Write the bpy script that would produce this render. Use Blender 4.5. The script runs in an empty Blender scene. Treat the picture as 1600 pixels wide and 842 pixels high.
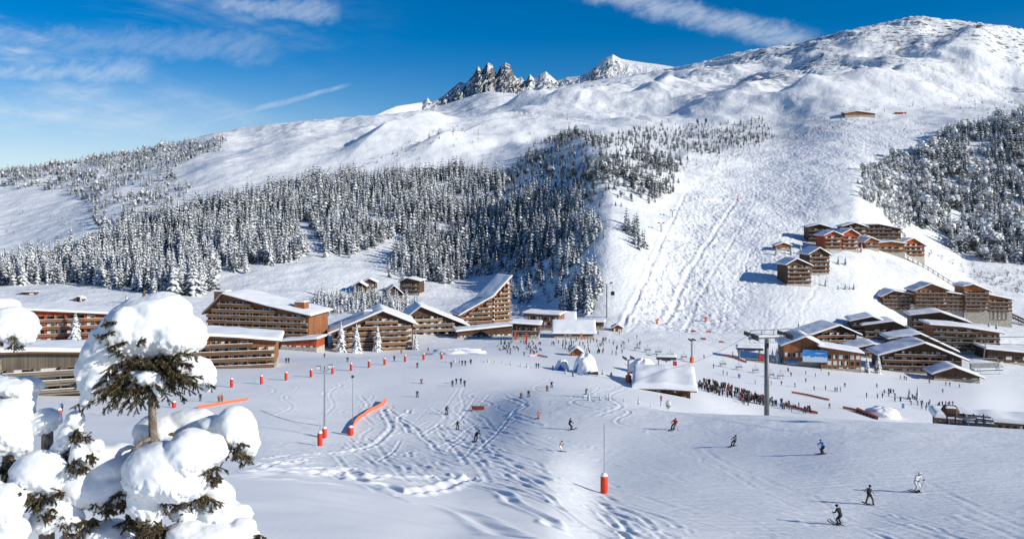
import bpy, bmesh, math, random
import numpy as np
from mathutils import Vector, Matrix, Euler
random.seed(7); RNG = np.random.default_rng(7)
SC = bpy.context.scene
COL = SC.collection
R = math.radians
F, HY, CZ = 1256.0, 330.0, 100.0       # focal length in photo pixels, horizon row, camera height

# ------------------------------------------------------------------ helpers
def lerp(a, b, t): return a + (b - a) * t
def sstep(a, b, x):
    t = np.clip((x - a) / (b - a), 0, 1); return t * t * (3 - 2 * t)

def pchip(xs, ys, x):
    """monotone cubic through (xs, ys); ys may be (n, m): interpolates along axis 0"""
    xs = np.asarray(xs, float); ys = np.asarray(ys, float)
    h = np.diff(xs); sh = (-1,) + (1,) * (ys.ndim - 1)
    d = np.diff(ys, axis=0) / h.reshape(sh)
    m = np.zeros_like(ys)
    m[0] = d[0]; m[-1] = d[-1]
    if len(xs) > 2:
        w1 = (2 * h[1:] + h[:-1]).reshape(sh); w2 = (h[1:] + 2 * h[:-1]).reshape(sh)
        a, b = d[:-1], d[1:]
        ok = (a * b) > 0
        with np.errstate(divide='ignore', invalid='ignore'):
            hm = (w1 + w2) / (w1 / np.where(ok, a, 1) + w2 / np.where(ok, b, 1))
        m[1:-1] = np.where(ok, hm, 0)
    x = np.asarray(x, float)
    i = np.clip(np.searchsorted(xs, x) - 1, 0, len(xs) - 2)
    t = (x - xs[i]) / h[i]
    t = np.clip(t, 0, 1).reshape(sh); hh = h[i].reshape(sh)
    return ((2*t**3 - 3*t**2 + 1) * ys[i] + (t**3 - 2*t**2 + t) * hh * m[i]
            + (-2*t**3 + 3*t**2) * ys[i+1] + (t**3 - t**2) * hh * m[i+1])

_perm = np.random.default_rng(3).permutation(1024)
_grad = np.random.default_rng(4).uniform(0, 2 * np.pi, 1024)
_gx, _gy = np.cos(_grad), np.sin(_grad)
def perlin(x, y):
    xi = np.floor(x).astype(int); yi = np.floor(y).astype(int)
    xf = x - xi; yf = y - yi
    def g(ix, iy, dx, dy):
        k = _perm[(_perm[ix & 1023] + iy) & 1023]
        return _gx[k] * dx + _gy[k] * dy
    u = xf*xf*xf*(xf*(xf*6-15)+10); v = yf*yf*yf*(yf*(yf*6-15)+10)
    a = g(xi, yi, xf, yf); b = g(xi+1, yi, xf-1, yf)
    c = g(xi, yi+1, xf, yf-1); d = g(xi+1, yi+1, xf-1, yf-1)
    return (a + u*(b-a) + v*((c + u*(d-c)) - (a + u*(b-a)))) * 1.5
def fbm(x, y, scale, oct=4, gain=.5, seed=0):
    s = 0; a = 1
    x = x/scale + seed*17.3; y = y/scale - seed*9.1
    for _ in range(oct):
        s = s + a*perlin(x, y); x = x*2.03 + 5.1; y = y*2.03 - 3.7; a *= gain
    return s
def ridged(x, y, scale, oct=4, seed=0):
    s = 0; a = 1; x = x/scale + seed*13.1; y = y/scale + seed*7.7
    for _ in range(oct):
        s = s + a*(1 - 2*np.abs(perlin(x, y))); x = x*2.07 + 3.3; y = y*2.07 + 1.7; a *= .5
    return s
def in_poly(px, py, poly):
    px = np.asarray(px, float); py = np.asarray(py, float)
    inside = np.zeros(px.shape, bool); n = len(poly)
    for i in range(n):
        x1, y1 = poly[i]; x2, y2 = poly[(i+1) % n]
        if y1 == y2: continue
        c = ((y1 > py) != (y2 > py)) & (px < (x2-x1)*(py-y1)/(y2-y1) + x1)
        inside ^= c
    return inside

def new_mesh(name, V, Fs, mats=(), midx=None, smooth=False, attrs=None):
    """V (n,3) array, Fs list of index tuples or (m,k) array"""
    me = bpy.data.meshes.new(name)
    V = np.asarray(V, np.float32)
    if isinstance(Fs, np.ndarray):
        m, k = Fs.shape
        me.vertices.add(len(V)); me.vertices.foreach_set('co', V.ravel())
        me.loops.add(m*k); me.loops.foreach_set('vertex_index', Fs.astype(np.int32).ravel())
        me.polygons.add(m); me.polygons.foreach_set('loop_start', np.arange(0, m*k, k, dtype=np.int32))
        me.polygons.foreach_set('loop_total', np.full(m, k, np.int32))
        me.update(calc_edges=True)
    else:
        me.from_pydata([tuple(v) for v in V], [], Fs)
    for m_ in mats: me.materials.append(m_)
    if midx is not None: me.polygons.foreach_set('material_index', np.asarray(midx, np.int32))
    if smooth: me.polygons.foreach_set('use_smooth', np.ones(len(me.polygons), bool))
    for k_, a in (attrs or {}).items():
        at = me.attributes.new(k_, 'FLOAT', 'POINT'); at.data.foreach_set('value', np.asarray(a, np.float32))
    me.update()
    return me
def link(name, me, parent=None, loc=None):
    o = bpy.data.objects.new(name, me); COL.objects.link(o)
    if parent is not None: o.parent = parent
    if loc is not None: o.location = loc
    return o
def tag(o, label=None, cat=None, group=None, kind=None):
    if label: o['label'] = label
    if cat: o['category'] = cat
    if group: o['group'] = group
    if kind: o['kind'] = kind
    return o
def thing(name, label, cat, loc=(0, 0, 0), rz=0, group=None):
    o = bpy.data.objects.new(name, None); COL.objects.link(o)
    o.location = loc; o.rotation_euler = (0, 0, rz); o.empty_display_size = .2
    return tag(o, label, cat, group)
def copy_tree(o, parent=None):
    c = o.copy(); COL.objects.link(c); c.parent = parent
    for ch in [x for x in o.children]:
        copy_tree(ch, c)
    return c

class MB:
    """collects boxes / bars / tubes / polygons into one mesh with material slots"""
    def __init__(s): s.v = []; s.f = []; s.m = []
    def add(s, vs, fs, m=0):
        b = len(s.v); s.v += [tuple(v) for v in vs]; s.f += [tuple(i+b for i in f) for f in fs]; s.m += [m]*len(fs)
    def box(s, x0, x1, y0, y1, z0, z1, m=0):
        s.add([(x0,y0,z0),(x1,y0,z0),(x1,y1,z0),(x0,y1,z0),(x0,y0,z1),(x1,y0,z1),(x1,y1,z1),(x0,y1,z1)],
              [(0,3,2,1),(4,5,6,7),(0,1,5,4),(1,2,6,5),(2,3,7,6),(3,0,4,7)], m)
    def bar(s, a, b, w, h=None, m=0):
        """square bar between two points"""
        s.tube([a, b], [w/2*1.414, w/2*1.414], 4, m)
    def tube(s, pts, rad, n=8, m=0, cap=True):
        pts = [Vector(p) for p in pts]
        if not hasattr(rad, '__len__'): rad = [rad]*len(pts)
        rings = []; vs = []; fs = []
        for i, p in enumerate(pts):
            t = (pts[min(i+1, len(pts)-1)] - pts[max(i-1, 0)]).normalized()
            up = Vector((0,0,1)) if abs(t.z) < .95 else Vector((1,0,0))
            a = t.cross(up).normalized(); b = a.cross(t)
            for k in range(n):
                ang = 2*math.pi*(k+.5)/n
                vs.append(p + (a*math.cos(ang) + b*math.sin(ang))*rad[i])
        for i in range(len(pts)-1):
            for k in range(n):
                fs.append((i*n+k, (i+1)*n+k, (i+1)*n+(k+1)%n, i*n+(k+1)%n))
        if cap: fs += [tuple(range(n)), tuple(reversed(range((len(pts)-1)*n, len(pts)*n)))]
        s.add(vs, fs, m)
    def prism(s, poly, y0, y1, m=0):
        """polygon in (x,z) extruded from y0 to y1"""
        n = len(poly)
        vs = [(x, y0, z) for x, z in poly] + [(x, y1, z) for x, z in poly]
        fs = [tuple(range(n)), tuple(reversed(range(n, 2*n)))]
        fs += [(i, i+n, (i+1)%n+n, (i+1)%n) for i in range(n)]
        s.add(vs, fs, m)
    def mesh(s, name, mats, smooth=False):
        me = bpy.data.meshes.new(name); me.from_pydata(s.v, [], s.f)
        for x in mats: me.materials.append(x)
        me.polygons.foreach_set('material_index', s.m)
        if smooth: me.polygons.foreach_set('use_smooth', [True]*len(s.f))
        bm = bmesh.new(); bm.from_mesh(me); bmesh.ops.recalc_face_normals(bm, faces=bm.faces); bm.to_mesh(me); bm.free()
        me.update(); return me
    def build(s, name, mats, parent=None, smooth=False, loc=None):
        return link(name, s.mesh(name, mats if isinstance(mats, (list, tuple)) else [mats], smooth), parent, loc)

# ------------------------------------------------------------------ materials
class N:
    def __init__(s, name):
        s.m = bpy.data.materials.new(name); s.m.use_nodes = True
        s.t = s.m.node_tree; s.n = s.t.nodes; s.b = s.n['Principled BSDF']; s.l = s.t.links
        s.b.inputs['Specular IOR Level'].default_value = .25
    def node(s, typ, **kw):
        x = s.n.new(typ)
        for k, v in kw.items(): setattr(x, k, v)
        return x
    def set(s, sock, v):
        if isinstance(v, bpy.types.NodeSocket): s.l.new(v, sock)
        else: sock.default_value = v
    def coord(s, which='Object'): return s.node('ShaderNodeTexCoord').outputs[which]
    def mapping(s, v, scale=(1,1,1), rot=(0,0,0)):
        x = s.node('ShaderNodeMapping'); s.set(x.inputs['Vector'], v)
        x.inputs['Scale'].default_value = scale; x.inputs['Rotation'].default_value = rot
        return x.outputs[0]
    def noise(s, v, scale, detail=4, rough=.55, out='Fac'):
        x = s.node('ShaderNodeTexNoise'); s.set(x.inputs['Vector'], v)
        x.inputs['Scale'].default_value = scale; x.inputs['Detail'].default_value = detail; x.inputs['Roughness'].default_value = rough
        return x.outputs[out]
    def math(s, op, a, b=0, c=0, clamp=False):
        x = s.node('ShaderNodeMath', operation=op, use_clamp=clamp)
        s.set(x.inputs[0], a); s.set(x.inputs[1], b)
        if op in ('MULTIPLY_ADD', 'SMOOTH_MIN'): s.set(x.inputs[2], c)
        return x.outputs[0]
    def ramp(s, v, a, b, lo=0., hi=1.):
        x = s.node('ShaderNodeMapRange', interpolation_type='SMOOTHSTEP'); s.set(x.inputs['Value'], v)
        x.inputs['From Min'].default_value = a; x.inputs['From Max'].default_value = b
        x.inputs['To Min'].default_value = lo; x.inputs['To Max'].default_value = hi
        return x.outputs[0]
    def mix(s, f, a, b):
        x = s.node('ShaderNodeMix', data_type='RGBA'); s.set(x.inputs['Factor'], f)
        s.set(x.inputs[6], a if isinstance(a, bpy.types.NodeSocket) else (*a, 1)); s.set(x.inputs[7], b if isinstance(b, bpy.types.NodeSocket) else (*b, 1))
        return x.outputs[2]
    def attr(s, name):
        x = s.node('ShaderNodeAttribute', attribute_name=name); return x.outputs['Fac']
    def bump(s, h, strength=1., dist=1., nrm=None):
        x = s.node('ShaderNodeBump'); s.set(x.inputs['Height'], h)
        x.inputs['Strength'].default_value = strength; x.inputs['Distance'].default_value = dist
        if nrm: s.set(x.inputs['Normal'], nrm)
        return x.outputs[0]
    def finish(s, col=None, rough=None, normal=None, metal=None):
        if col is not None: s.set(s.b.inputs['Base Color'], col if isinstance(col, bpy.types.NodeSocket) else (*col, 1))
        if rough is not None: s.set(s.b.inputs['Roughness'], rough)
        if normal is not None: s.set(s.b.inputs['Normal'], normal)
        if metal is not None: s.set(s.b.inputs['Metallic'], metal)
        return s.m

SNOW = (.90, .905, .915)
def plain(name, col, rough=.6, var=.25, scale=3., metal=0):
    n = N(name); c = n.coord()
    f = n.noise(c, scale, 5, .6)
    d = tuple(x*(1-var) for x in col); e = tuple(min(1, x*(1+var)) for x in col)
    return n.finish(n.mix(n.ramp(f, .3, .7), d, e), rough, n.bump(f, .15, .05), metal)
def wood(name, col, board=.22, vertical=True, var=.3, rough=.75):
    """boards with dark joints"""
    n = N(name); c = n.coord()
    sx = n.node('ShaderNodeSeparateXYZ'); n.set(sx.inputs[0], c)
    if vertical:
        u = n.math('ADD', sx.outputs[0], sx.outputs[1])
        st = n.mapping(c, (6, 6, .6))
    else:
        u = sx.outputs[2]; st = n.mapping(c, (.6, .6, 6))
    u = n.math('MULTIPLY', u, 1/board)
    fl = n.math('FLOOR', u); fr = n.math('FRACT', u)
    wn = n.node('ShaderNodeTexWhiteNoise', noise_dimensions='1D'); n.set(wn.inputs['W'], fl)
    gr = n.noise(st, 1.5, 5, .65); big = n.noise(c, .25, 3)
    f = n.math('ADD', n.math('MULTIPLY', wn.outputs['Value'], .45), n.math('MULTIPLY', gr, .55))
    f = n.math('ADD', f, n.math('MULTIPLY', n.math('SUBTRACT', big, .5), .8))
    colr = n.mix(n.ramp(f, .15, .85), tuple(x*(1-var) for x in col), tuple(min(1, x*(1+var)) for x in col))
    joint = n.ramp(n.math('ABSOLUTE', n.math('SUBTRACT', fr, .5)), .42, .5)
    colr = n.mix(n.math('MULTIPLY', joint, .55), colr, tuple(x*.3 for x in col))
    return n.finish(colr, rough, n.bump(n.math('SUBTRACT', gr, n.math('MULTIPLY', joint, 2)), .3, .03))

def snow_mat(name='snow', terrain=False):
    n = N(name); c = n.coord()
    n.b.inputs['Specular IOR Level'].default_value = .2
    n1 = n.noise(c, 2.2, 4, .6)
    if not terrain:
        n2 = n.noise(c, 9, 3, .6)
        col = n.mix(n1, (.88, .885, .895), (.93, .93, .935))
        return n.finish(col, .7, n.bump(n.math('ADD', n1, n.math('MULTIPLY', n2, .15)), .35, .12))
    mog, trk, far, rock = n.attr('mogul'), n.attr('piste'), n.attr('far'), n.attr('rock')
    # wind and skier texture at several sizes, in metres
    st = n.mapping(c, (.17, 1.25, .6), (0, 0, R(24)))
    piste = n.noise(st, 1.1, 5, .62)
    wig = n.noise(c, .2, 2, .5, 'Color')
    vm = n.node('ShaderNodeVectorMath', operation='MULTIPLY_ADD'); n.set(vm.inputs[0], wig); vm.inputs[1].default_value = (5, 5, 0); n.set(vm.inputs[2], c)
    vo = n.node('ShaderNodeTexVoronoi', feature='SMOOTH_F1'); n.set(vo.inputs['Vector'], n.mapping(vm.outputs[0], (.36, .19, .0)))
    vo.inputs['Scale'].default_value = 1; vo.inputs['Smoothness'].default_value = .5
    h = n.math('MULTIPLY', n.math('MULTIPLY', vo.outputs['Distance'], -1.0), mog)
    h = n.math('ADD', h, n.math('MULTIPLY', n.math('ADD', n.math('MULTIPLY', piste, .17), n.math('MULTIPLY', n.noise(n.mapping(c, (.5, .9, .5)), 2.6, 4, .65), .07)), trk))
    h = n.math('ADD', h, n.math('MULTIPLY', n.noise(n.mapping(c, (1, 1, .3)), .35, 5, .6), n.math('MULTIPLY', n.attr('wild'), .75)))
    fz = n.noise(n.mapping(c, (1, 1, .35)), .028, 6, .62)
    h = n.math('ADD', h, n.math('MULTIPLY', n.math('MULTIPLY', fz, 5.5), far))
    h = n.math('ADD', h, n.math('MULTIPLY', n.noise(c, 7., 3, .6), .012))
    col = n.mix(n1, (.87, .875, .885), (.92, .92, .925))
    # bare rock and scrub poking through on windblown steep ground
    rk = n.noise(n.mapping(c, (1, 1, 2.2)), .05, 8, .72)
    rm = n.math('MULTIPLY', n.ramp(rk, .525, .57), rock, clamp=True)
    col = n.mix(rm, col, n.mix(n.noise(c, .2, 4), (.05, .048, .046), (.17, .15, .135)))
    return n.finish(col, .62, n.bump(h, 1., 1.))

M = {}
M['snow'] = snow_mat('snow'); M['terrain'] = snow_mat('snow_ground', True)

# ------------------------------------------------------------------ terrain
# each column: photo column px -> (distance, photo row) of the ground seen there
COLS = {
 -520: [(2,950),(4,1500),(12,870),(24,840),(70,740),(130,665),(200,600),(260,575),(330,545),(420,490),(520,462),(700,425),(900,380),(1150,330),(1700,285),(2600,330),(5200,345)],
 0:    [(2,1800),(6,1240),(13,885),(24,768),(40,724),(70,704),(125,650),(180,597),(230,575),(330,543),(420,492),(500,452),(560,440),(700,412),(850,380),(1050,335),(1600,268),(2200,290),(5200,330)],
 200:  [(2,1800),(6,1260),(13,915),(24,788),(40,738),(70,708),(125,660),(180,605),(230,577),(330,541),(420,490),(500,455),(560,440),(680,400),(850,338),(1050,300),(1600,238),(2200,255),(5200,320)],
 400:  [(2,1850),(6,1310),(13,960),(24,814),(40,758),(66,722),(110,687),(150,642),(200,595),(250,568),(300,555),(400,508),(480,474),(520,458),(600,420),(800,345),(950,302),(1250,240),(1800,196),(2300,210),(5200,300)],
 600:  [(2,1900),(6,1350),(13,990),(24,843),(40,793),(66,747),(125,688),(160,646),(200,603),(225,577),(250,561),(340,545),(420,505),(520,470),(640,412),(760,362),(1000,283),(1300,230),(2000,180),(2500,195),(5200,300)],
 720:  [(2,1900),(6,1370),(13,1010),(24,868),(40,818),(66,764),(92,722),(125,690),(160,646),(200,603),(225,577),(250,562),(330,545),(420,515),(520,475),(620,438),(700,402),(830,342),(1080,268),(1500,215),(2300,160),(2900,150),(3600,170),(5200,300)],
 850:  [(2,1900),(6,1380),(13,1010),(24,870),(40,835),(62,780),(90,725),(120,680),(152,627),(185,612),(225,590),(260,570),(330,542),(430,508),(470,495),(540,445),(620,400),(720,340),(880,280),(1000,250),(1400,195),(2100,150),(2600,138),(3400,160),(5200,300)],
 950:  [(2,1900),(6,1380),(13,1000),(24,920),(50,842),(78,772),(115,690),(145,630),(185,618),(225,600),(270,570),(330,548),(400,520),(430,497),(475,452),(540,400),(630,350),(730,300),(900,245),(1200,207),(1600,178),(2300,135),(2800,112),(3400,130),(5200,300)],
 1080: [(2,1900),(6,1370),(13,990),(30,910),(56,842),(80,765),(112,690),(135,647),(160,652),(200,632),(240,615),(300,580),(380,535),(430,512),(472,480),(560,410),(680,345),(800,300),(980,248),(1280,212),(1640,172),(2200,128),(2750,98),(3400,120),(5200,300)],
 1200: [(2,1900),(6,1370),(13,990),(30,910),(58,842),(68,803),(82,756),(105,695),(130,651),(155,672),(195,668),(235,646),(300,592),(360,560),(420,522),(470,480),(570,402),(670,350),(800,300),(1080,237),(1410,195),(1900,140),(2700,73),(3300,100),(5200,300)],
 1330: [(2,1900),(6,1370),(13,980),(30,905),(58,842),(66,812),(78,762),(95,705),(128,656),(150,680),(190,690),(235,654),(300,605),(350,575),(420,540),(475,492),(515,452),(555,418),(600,402),(645,366),(705,322),(820,280),(970,243),(1260,187),(1800,130),(2500,45),(3000,70),(5200,300)],
 1430: [(2,1900),(6,1370),(13,970),(30,900),(58,840),(66,805),(76,765),(92,708),(122,661),(150,690),(190,700),(245,657),(300,615),(350,585),(420,550),(500,505),(550,448),(600,421),(640,406),(680,393),(740,376),(830,332),(1000,236),(1150,198),(1400,172),(1900,110),(2400,25),(2900,50),(5200,300)],
 1520: [(2,1900),(6,1360),(13,960),(30,895),(57,838),(65,803),(76,760),(92,706),(120,667),(150,695),(190,705),(250,664),(300,620),(350,590),(420,552),(480,512),(530,496),(640,447),(700,424),(760,398),(900,300),(1050,205),(1200,182),(1450,165),(1900,105),(2400,33),(2900,60),(5200,300)],
 1620: [(2,1900),(6,1360),(13,950),(30,890),(56,836),(64,802),(76,757),(92,704),(118,673),(150,700),(190,710),(250,672),(300,635),(350,600),(420,562),(480,522),(530,507),(650,455),(700,430),(760,400),(900,300),(1050,195),(1200,175),(1450,158),(1900,110),(2400,48),(2900,70),(5200,300)],
 2150: [(2,1900),(6,1350),(13,940),(30,850),(60,760),(100,690),(140,680),(190,690),(250,670),(350,615),(500,545),(650,470),(760,410),(900,330),(1050,250),(1450,180),(1900,150),(2400,110),(3000,140),(5200,300)],
}
SKY_PX = [-520,0,100,200,260,300,340,400,480,560,620,660,700,735,765,800,840,880,920,960,1000,1040,1070,1100,1150,1200,1250,1300,1340,1380,1415,1436,1460,1520,1560,1600,1700,2150]
SKY_PY = [300,270,256,240,228,217,206,197,188,182,178,171,163,150,142,147,146,134,127,121,115,108,103,96,82,74,67,53,44,36,28,24,29,34,40,46,60,120]

rows_near = np.array([2,3,4.5,6.5,9,12,15.5])
_py = np.arange(905, 560, -.72)
_yy = pchip([560,577,603,646,690,742,800,850,910], [-250,-226,-200,-160,-125,-75,-52,-28,-18], _py)
rows_fg = -_yy
rows_mid = np.concatenate([np.arange(251, 560, 1.6), np.exp(np.arange(math.log(560), math.log(1300), .0034))])
rows_far = np.exp(np.arange(math.log(1300), math.log(5200), .0062))
ROWS = np.unique(np.concatenate([rows_near, rows_fg, rows_mid, rows_far]))
ROWS = ROWS[np.concatenate([[True], np.diff(ROWS) > .02])]
PXS = np.concatenate([np.arange(-520, -40, 6.), np.arange(-40, 1640, 1.9), np.arange(1640, 2151, 6.)])
_ck = sorted(COLS)
_zc = []
for k in _ck:
    a = np.array(COLS[k], float)
    _zc.append(pchip(np.log(a[:,0]), CZ - (a[:,1]-HY)/F*a[:,0], np.log(ROWS)))
Z = pchip(np.array(_ck, float), np.array(_zc), PXS).T.copy()          # rows x cols
PXG, YG = np.meshgrid(PXS, ROWS)
XG = (PXG - 800)/F*YG
def PYG(): return HY - F*(Z - CZ)/YG
BASEPY = PYG()

def bil(A, px, Y):
    px = np.asarray(px, float); Y = np.asarray(Y, float)
    i = np.clip(np.searchsorted(ROWS, Y) - 1, 0, len(ROWS)-2); j = np.clip(np.searchsorted(PXS, px) - 1, 0, len(PXS)-2)
    t = (Y-ROWS[i])/(ROWS[i+1]-ROWS[i]); u = (px-PXS[j])/(PXS[j+1]-PXS[j])
    return (A[i,j]*(1-t)+A[i+1,j]*t)*(1-u) + (A[i,j+1]*(1-t)+A[i+1,j+1]*t)*u
def ground(x, y): return float(bil(Z, 800 + F*x/y, y))
def hit(px, py, ymin=14., ymax=6000.):
    """world point where the ground is seen at photo pixel (px, py), first crossing past ymin"""
    j = int(np.clip(np.searchsorted(PXS, px), 1, len(PXS)-1)); u = (px-PXS[j-1])/(PXS[j]-PXS[j-1])
    z = Z[:,j-1]*(1-u)+Z[:,j]*u
    p = HY - F*(z-CZ)/ROWS
    ok = np.where((ROWS >= ymin) & (p <= py))[0]
    if len(ok) == 0 or ROWS[ok[0]] > ymax: 
        Y = min(ymax, ROWS[-1])
    else:
        i = ok[0]
        if i == 0 or ROWS[i-1] < ymin or p[i-1] <= py: Y = ROWS[i]
        else: Y = ROWS[i-1] + (p[i-1]-py)/(p[i-1]-p[i])*(ROWS[i]-ROWS[i-1])
    x = (px-800)/F*Y
    return Vector((x, float(Y), ground(x, Y)))

# relief: ribs (steep on the side away from the sun) and hollows along ridge lines, then noise
def rib(pts, h, wl, wr, y0=300, fade=.25):
    """raise a rib along the photo polyline pts; wl / wr = widths in metres on its left / right"""
    global Z
    W = np.array([hit(px, py, y0)[:2] for px, py in pts])
    best = np.full(Z.shape, 1e9); sd = np.zeros(Z.shape); tt = np.zeros(Z.shape)
    L = np.concatenate([[0], np.cumsum(np.linalg.norm(np.diff(W, axis=0), axis=1))])
    rr = max(wl, wr)*1.1
    sel = (YG > W[:,1].min()-rr) & (YG < W[:,1].max()+rr) & (XG > W[:,0].min()-rr) & (XG < W[:,0].max()+rr)
    x, y = XG[sel], YG[sel]; b = np.full(x.shape, 1e9); s = np.zeros(x.shape); t_ = np.zeros(x.shape)
    for i in range(len(W)-1):
        d = W[i+1]-W[i]; l = np.linalg.norm(d); d = d/l
        rx, ry = x-W[i,0], y-W[i,1]
        a = np.clip(rx*d[0]+ry*d[1], 0, l)
        cx, cy = rx-a*d[0], ry-a*d[1]
        dist = np.hypot(cx, cy); side = np.sign(d[0]*ry-d[1]*rx)   # + = left of the direction of travel
        u = dist < b
        b[u] = dist[u]; s[u] = (side*dist)[u]; t_[u] = (L[i]+a)[u]
    tn = t_/L[-1]
    env = sstep(0, fade, tn)*sstep(0, fade, 1-tn)
    jit = 1 + .35*fbm(x, y, rr*.6, 3)
    w = np.where(s > 0, wl, wr)*jit
    prof = np.clip(1-b/w, 0, 1); prof = .55*prof**1.4+.45*prof*prof*(3-2*prof)
    Z[sel] += h*prof*env
# ribs run uphill, so "left" is the left side in the picture: steep left, gentle right
rib([(505,272),(560,250),(640,220),(720,196),(790,180)], 40, 80, 260, 1000, .35)
rib([(640,262),(720,228),(800,206),(860,190)], 24, 45, 170, 1000)
rib([(930,470),(952,400),(958,330),(930,262),(890,212)], 11, 60, 130, 400, .15)
rib([(1010,300),(1050,262),(1100,235)], 6, 30, 80, 700)
rib([(1300,450),(1290,420),(1330,400),(1400,400)], 5, 30, 30, 480)
rib([(1090,205),(1180,165),(1260,120),(1330,75)], 34, 160, 420, 1300)
rib([(1165,190),(1240,160),(1330,130),(1420,105)], 26, 80, 300, 1300)
rib([(1440,112),(1500,88),(1580,72),(1700,62)], 60, 150, 500, 1500)
rib([(1330,140),(1420,128),(1520,120)], 26, 80, 240, 1300)
rib([(890,178),(930,158),(985,135)], 34, 80, 200, 1500)
rib([(780,178),(840,160),(880,150)], 30, 70, 200, 1500)
rib([(985,175),(1040,150),(1090,125),(1130,100)], 36, 90, 260, 1500)
rib([(300,290),(370,250),(440,215)], 8, 60, 200, 900)
rib([(420,270),(500,225),(560,195)], 9, 60, 260, 1000)
# noise
mt = sstep(950, 1700, YG)
rgt = sstep(880, 1080, PXG)
u_ = XG*.82+YG*.57; v_ = -XG*.57+YG*.82
wx = 70*fbm(XG, YG, 260, 3, .5, 15)
Z += mt*(9*fbm(XG, YG, 380, 4, .42, 1) + 6.0*ridged(XG+YG*.3, YG, 230, 4, 2) - 4 + lerp(.35, 1., rgt)*(14*ridged(u_+wx, v_*.36, 190, 3, 16) + 2.2*ridged(u_-wx*.6, v_*.5, 75, 3, 17) - 8))
mid = sstep(380, 640, YG)*(1-.5*mt)
Z += mid*(2.6*fbm(XG, YG, 85, 4, .5, 3))
Z += sstep(300, 420, YG)*(1-mt)*.5*fbm(XG, YG, 22, 3, .5, 5)
Z += (1-sstep(170, 300, YG))*sstep(18, 40, YG)*(.22*fbm(XG, YG, 30, 3, .5, 6))
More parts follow.
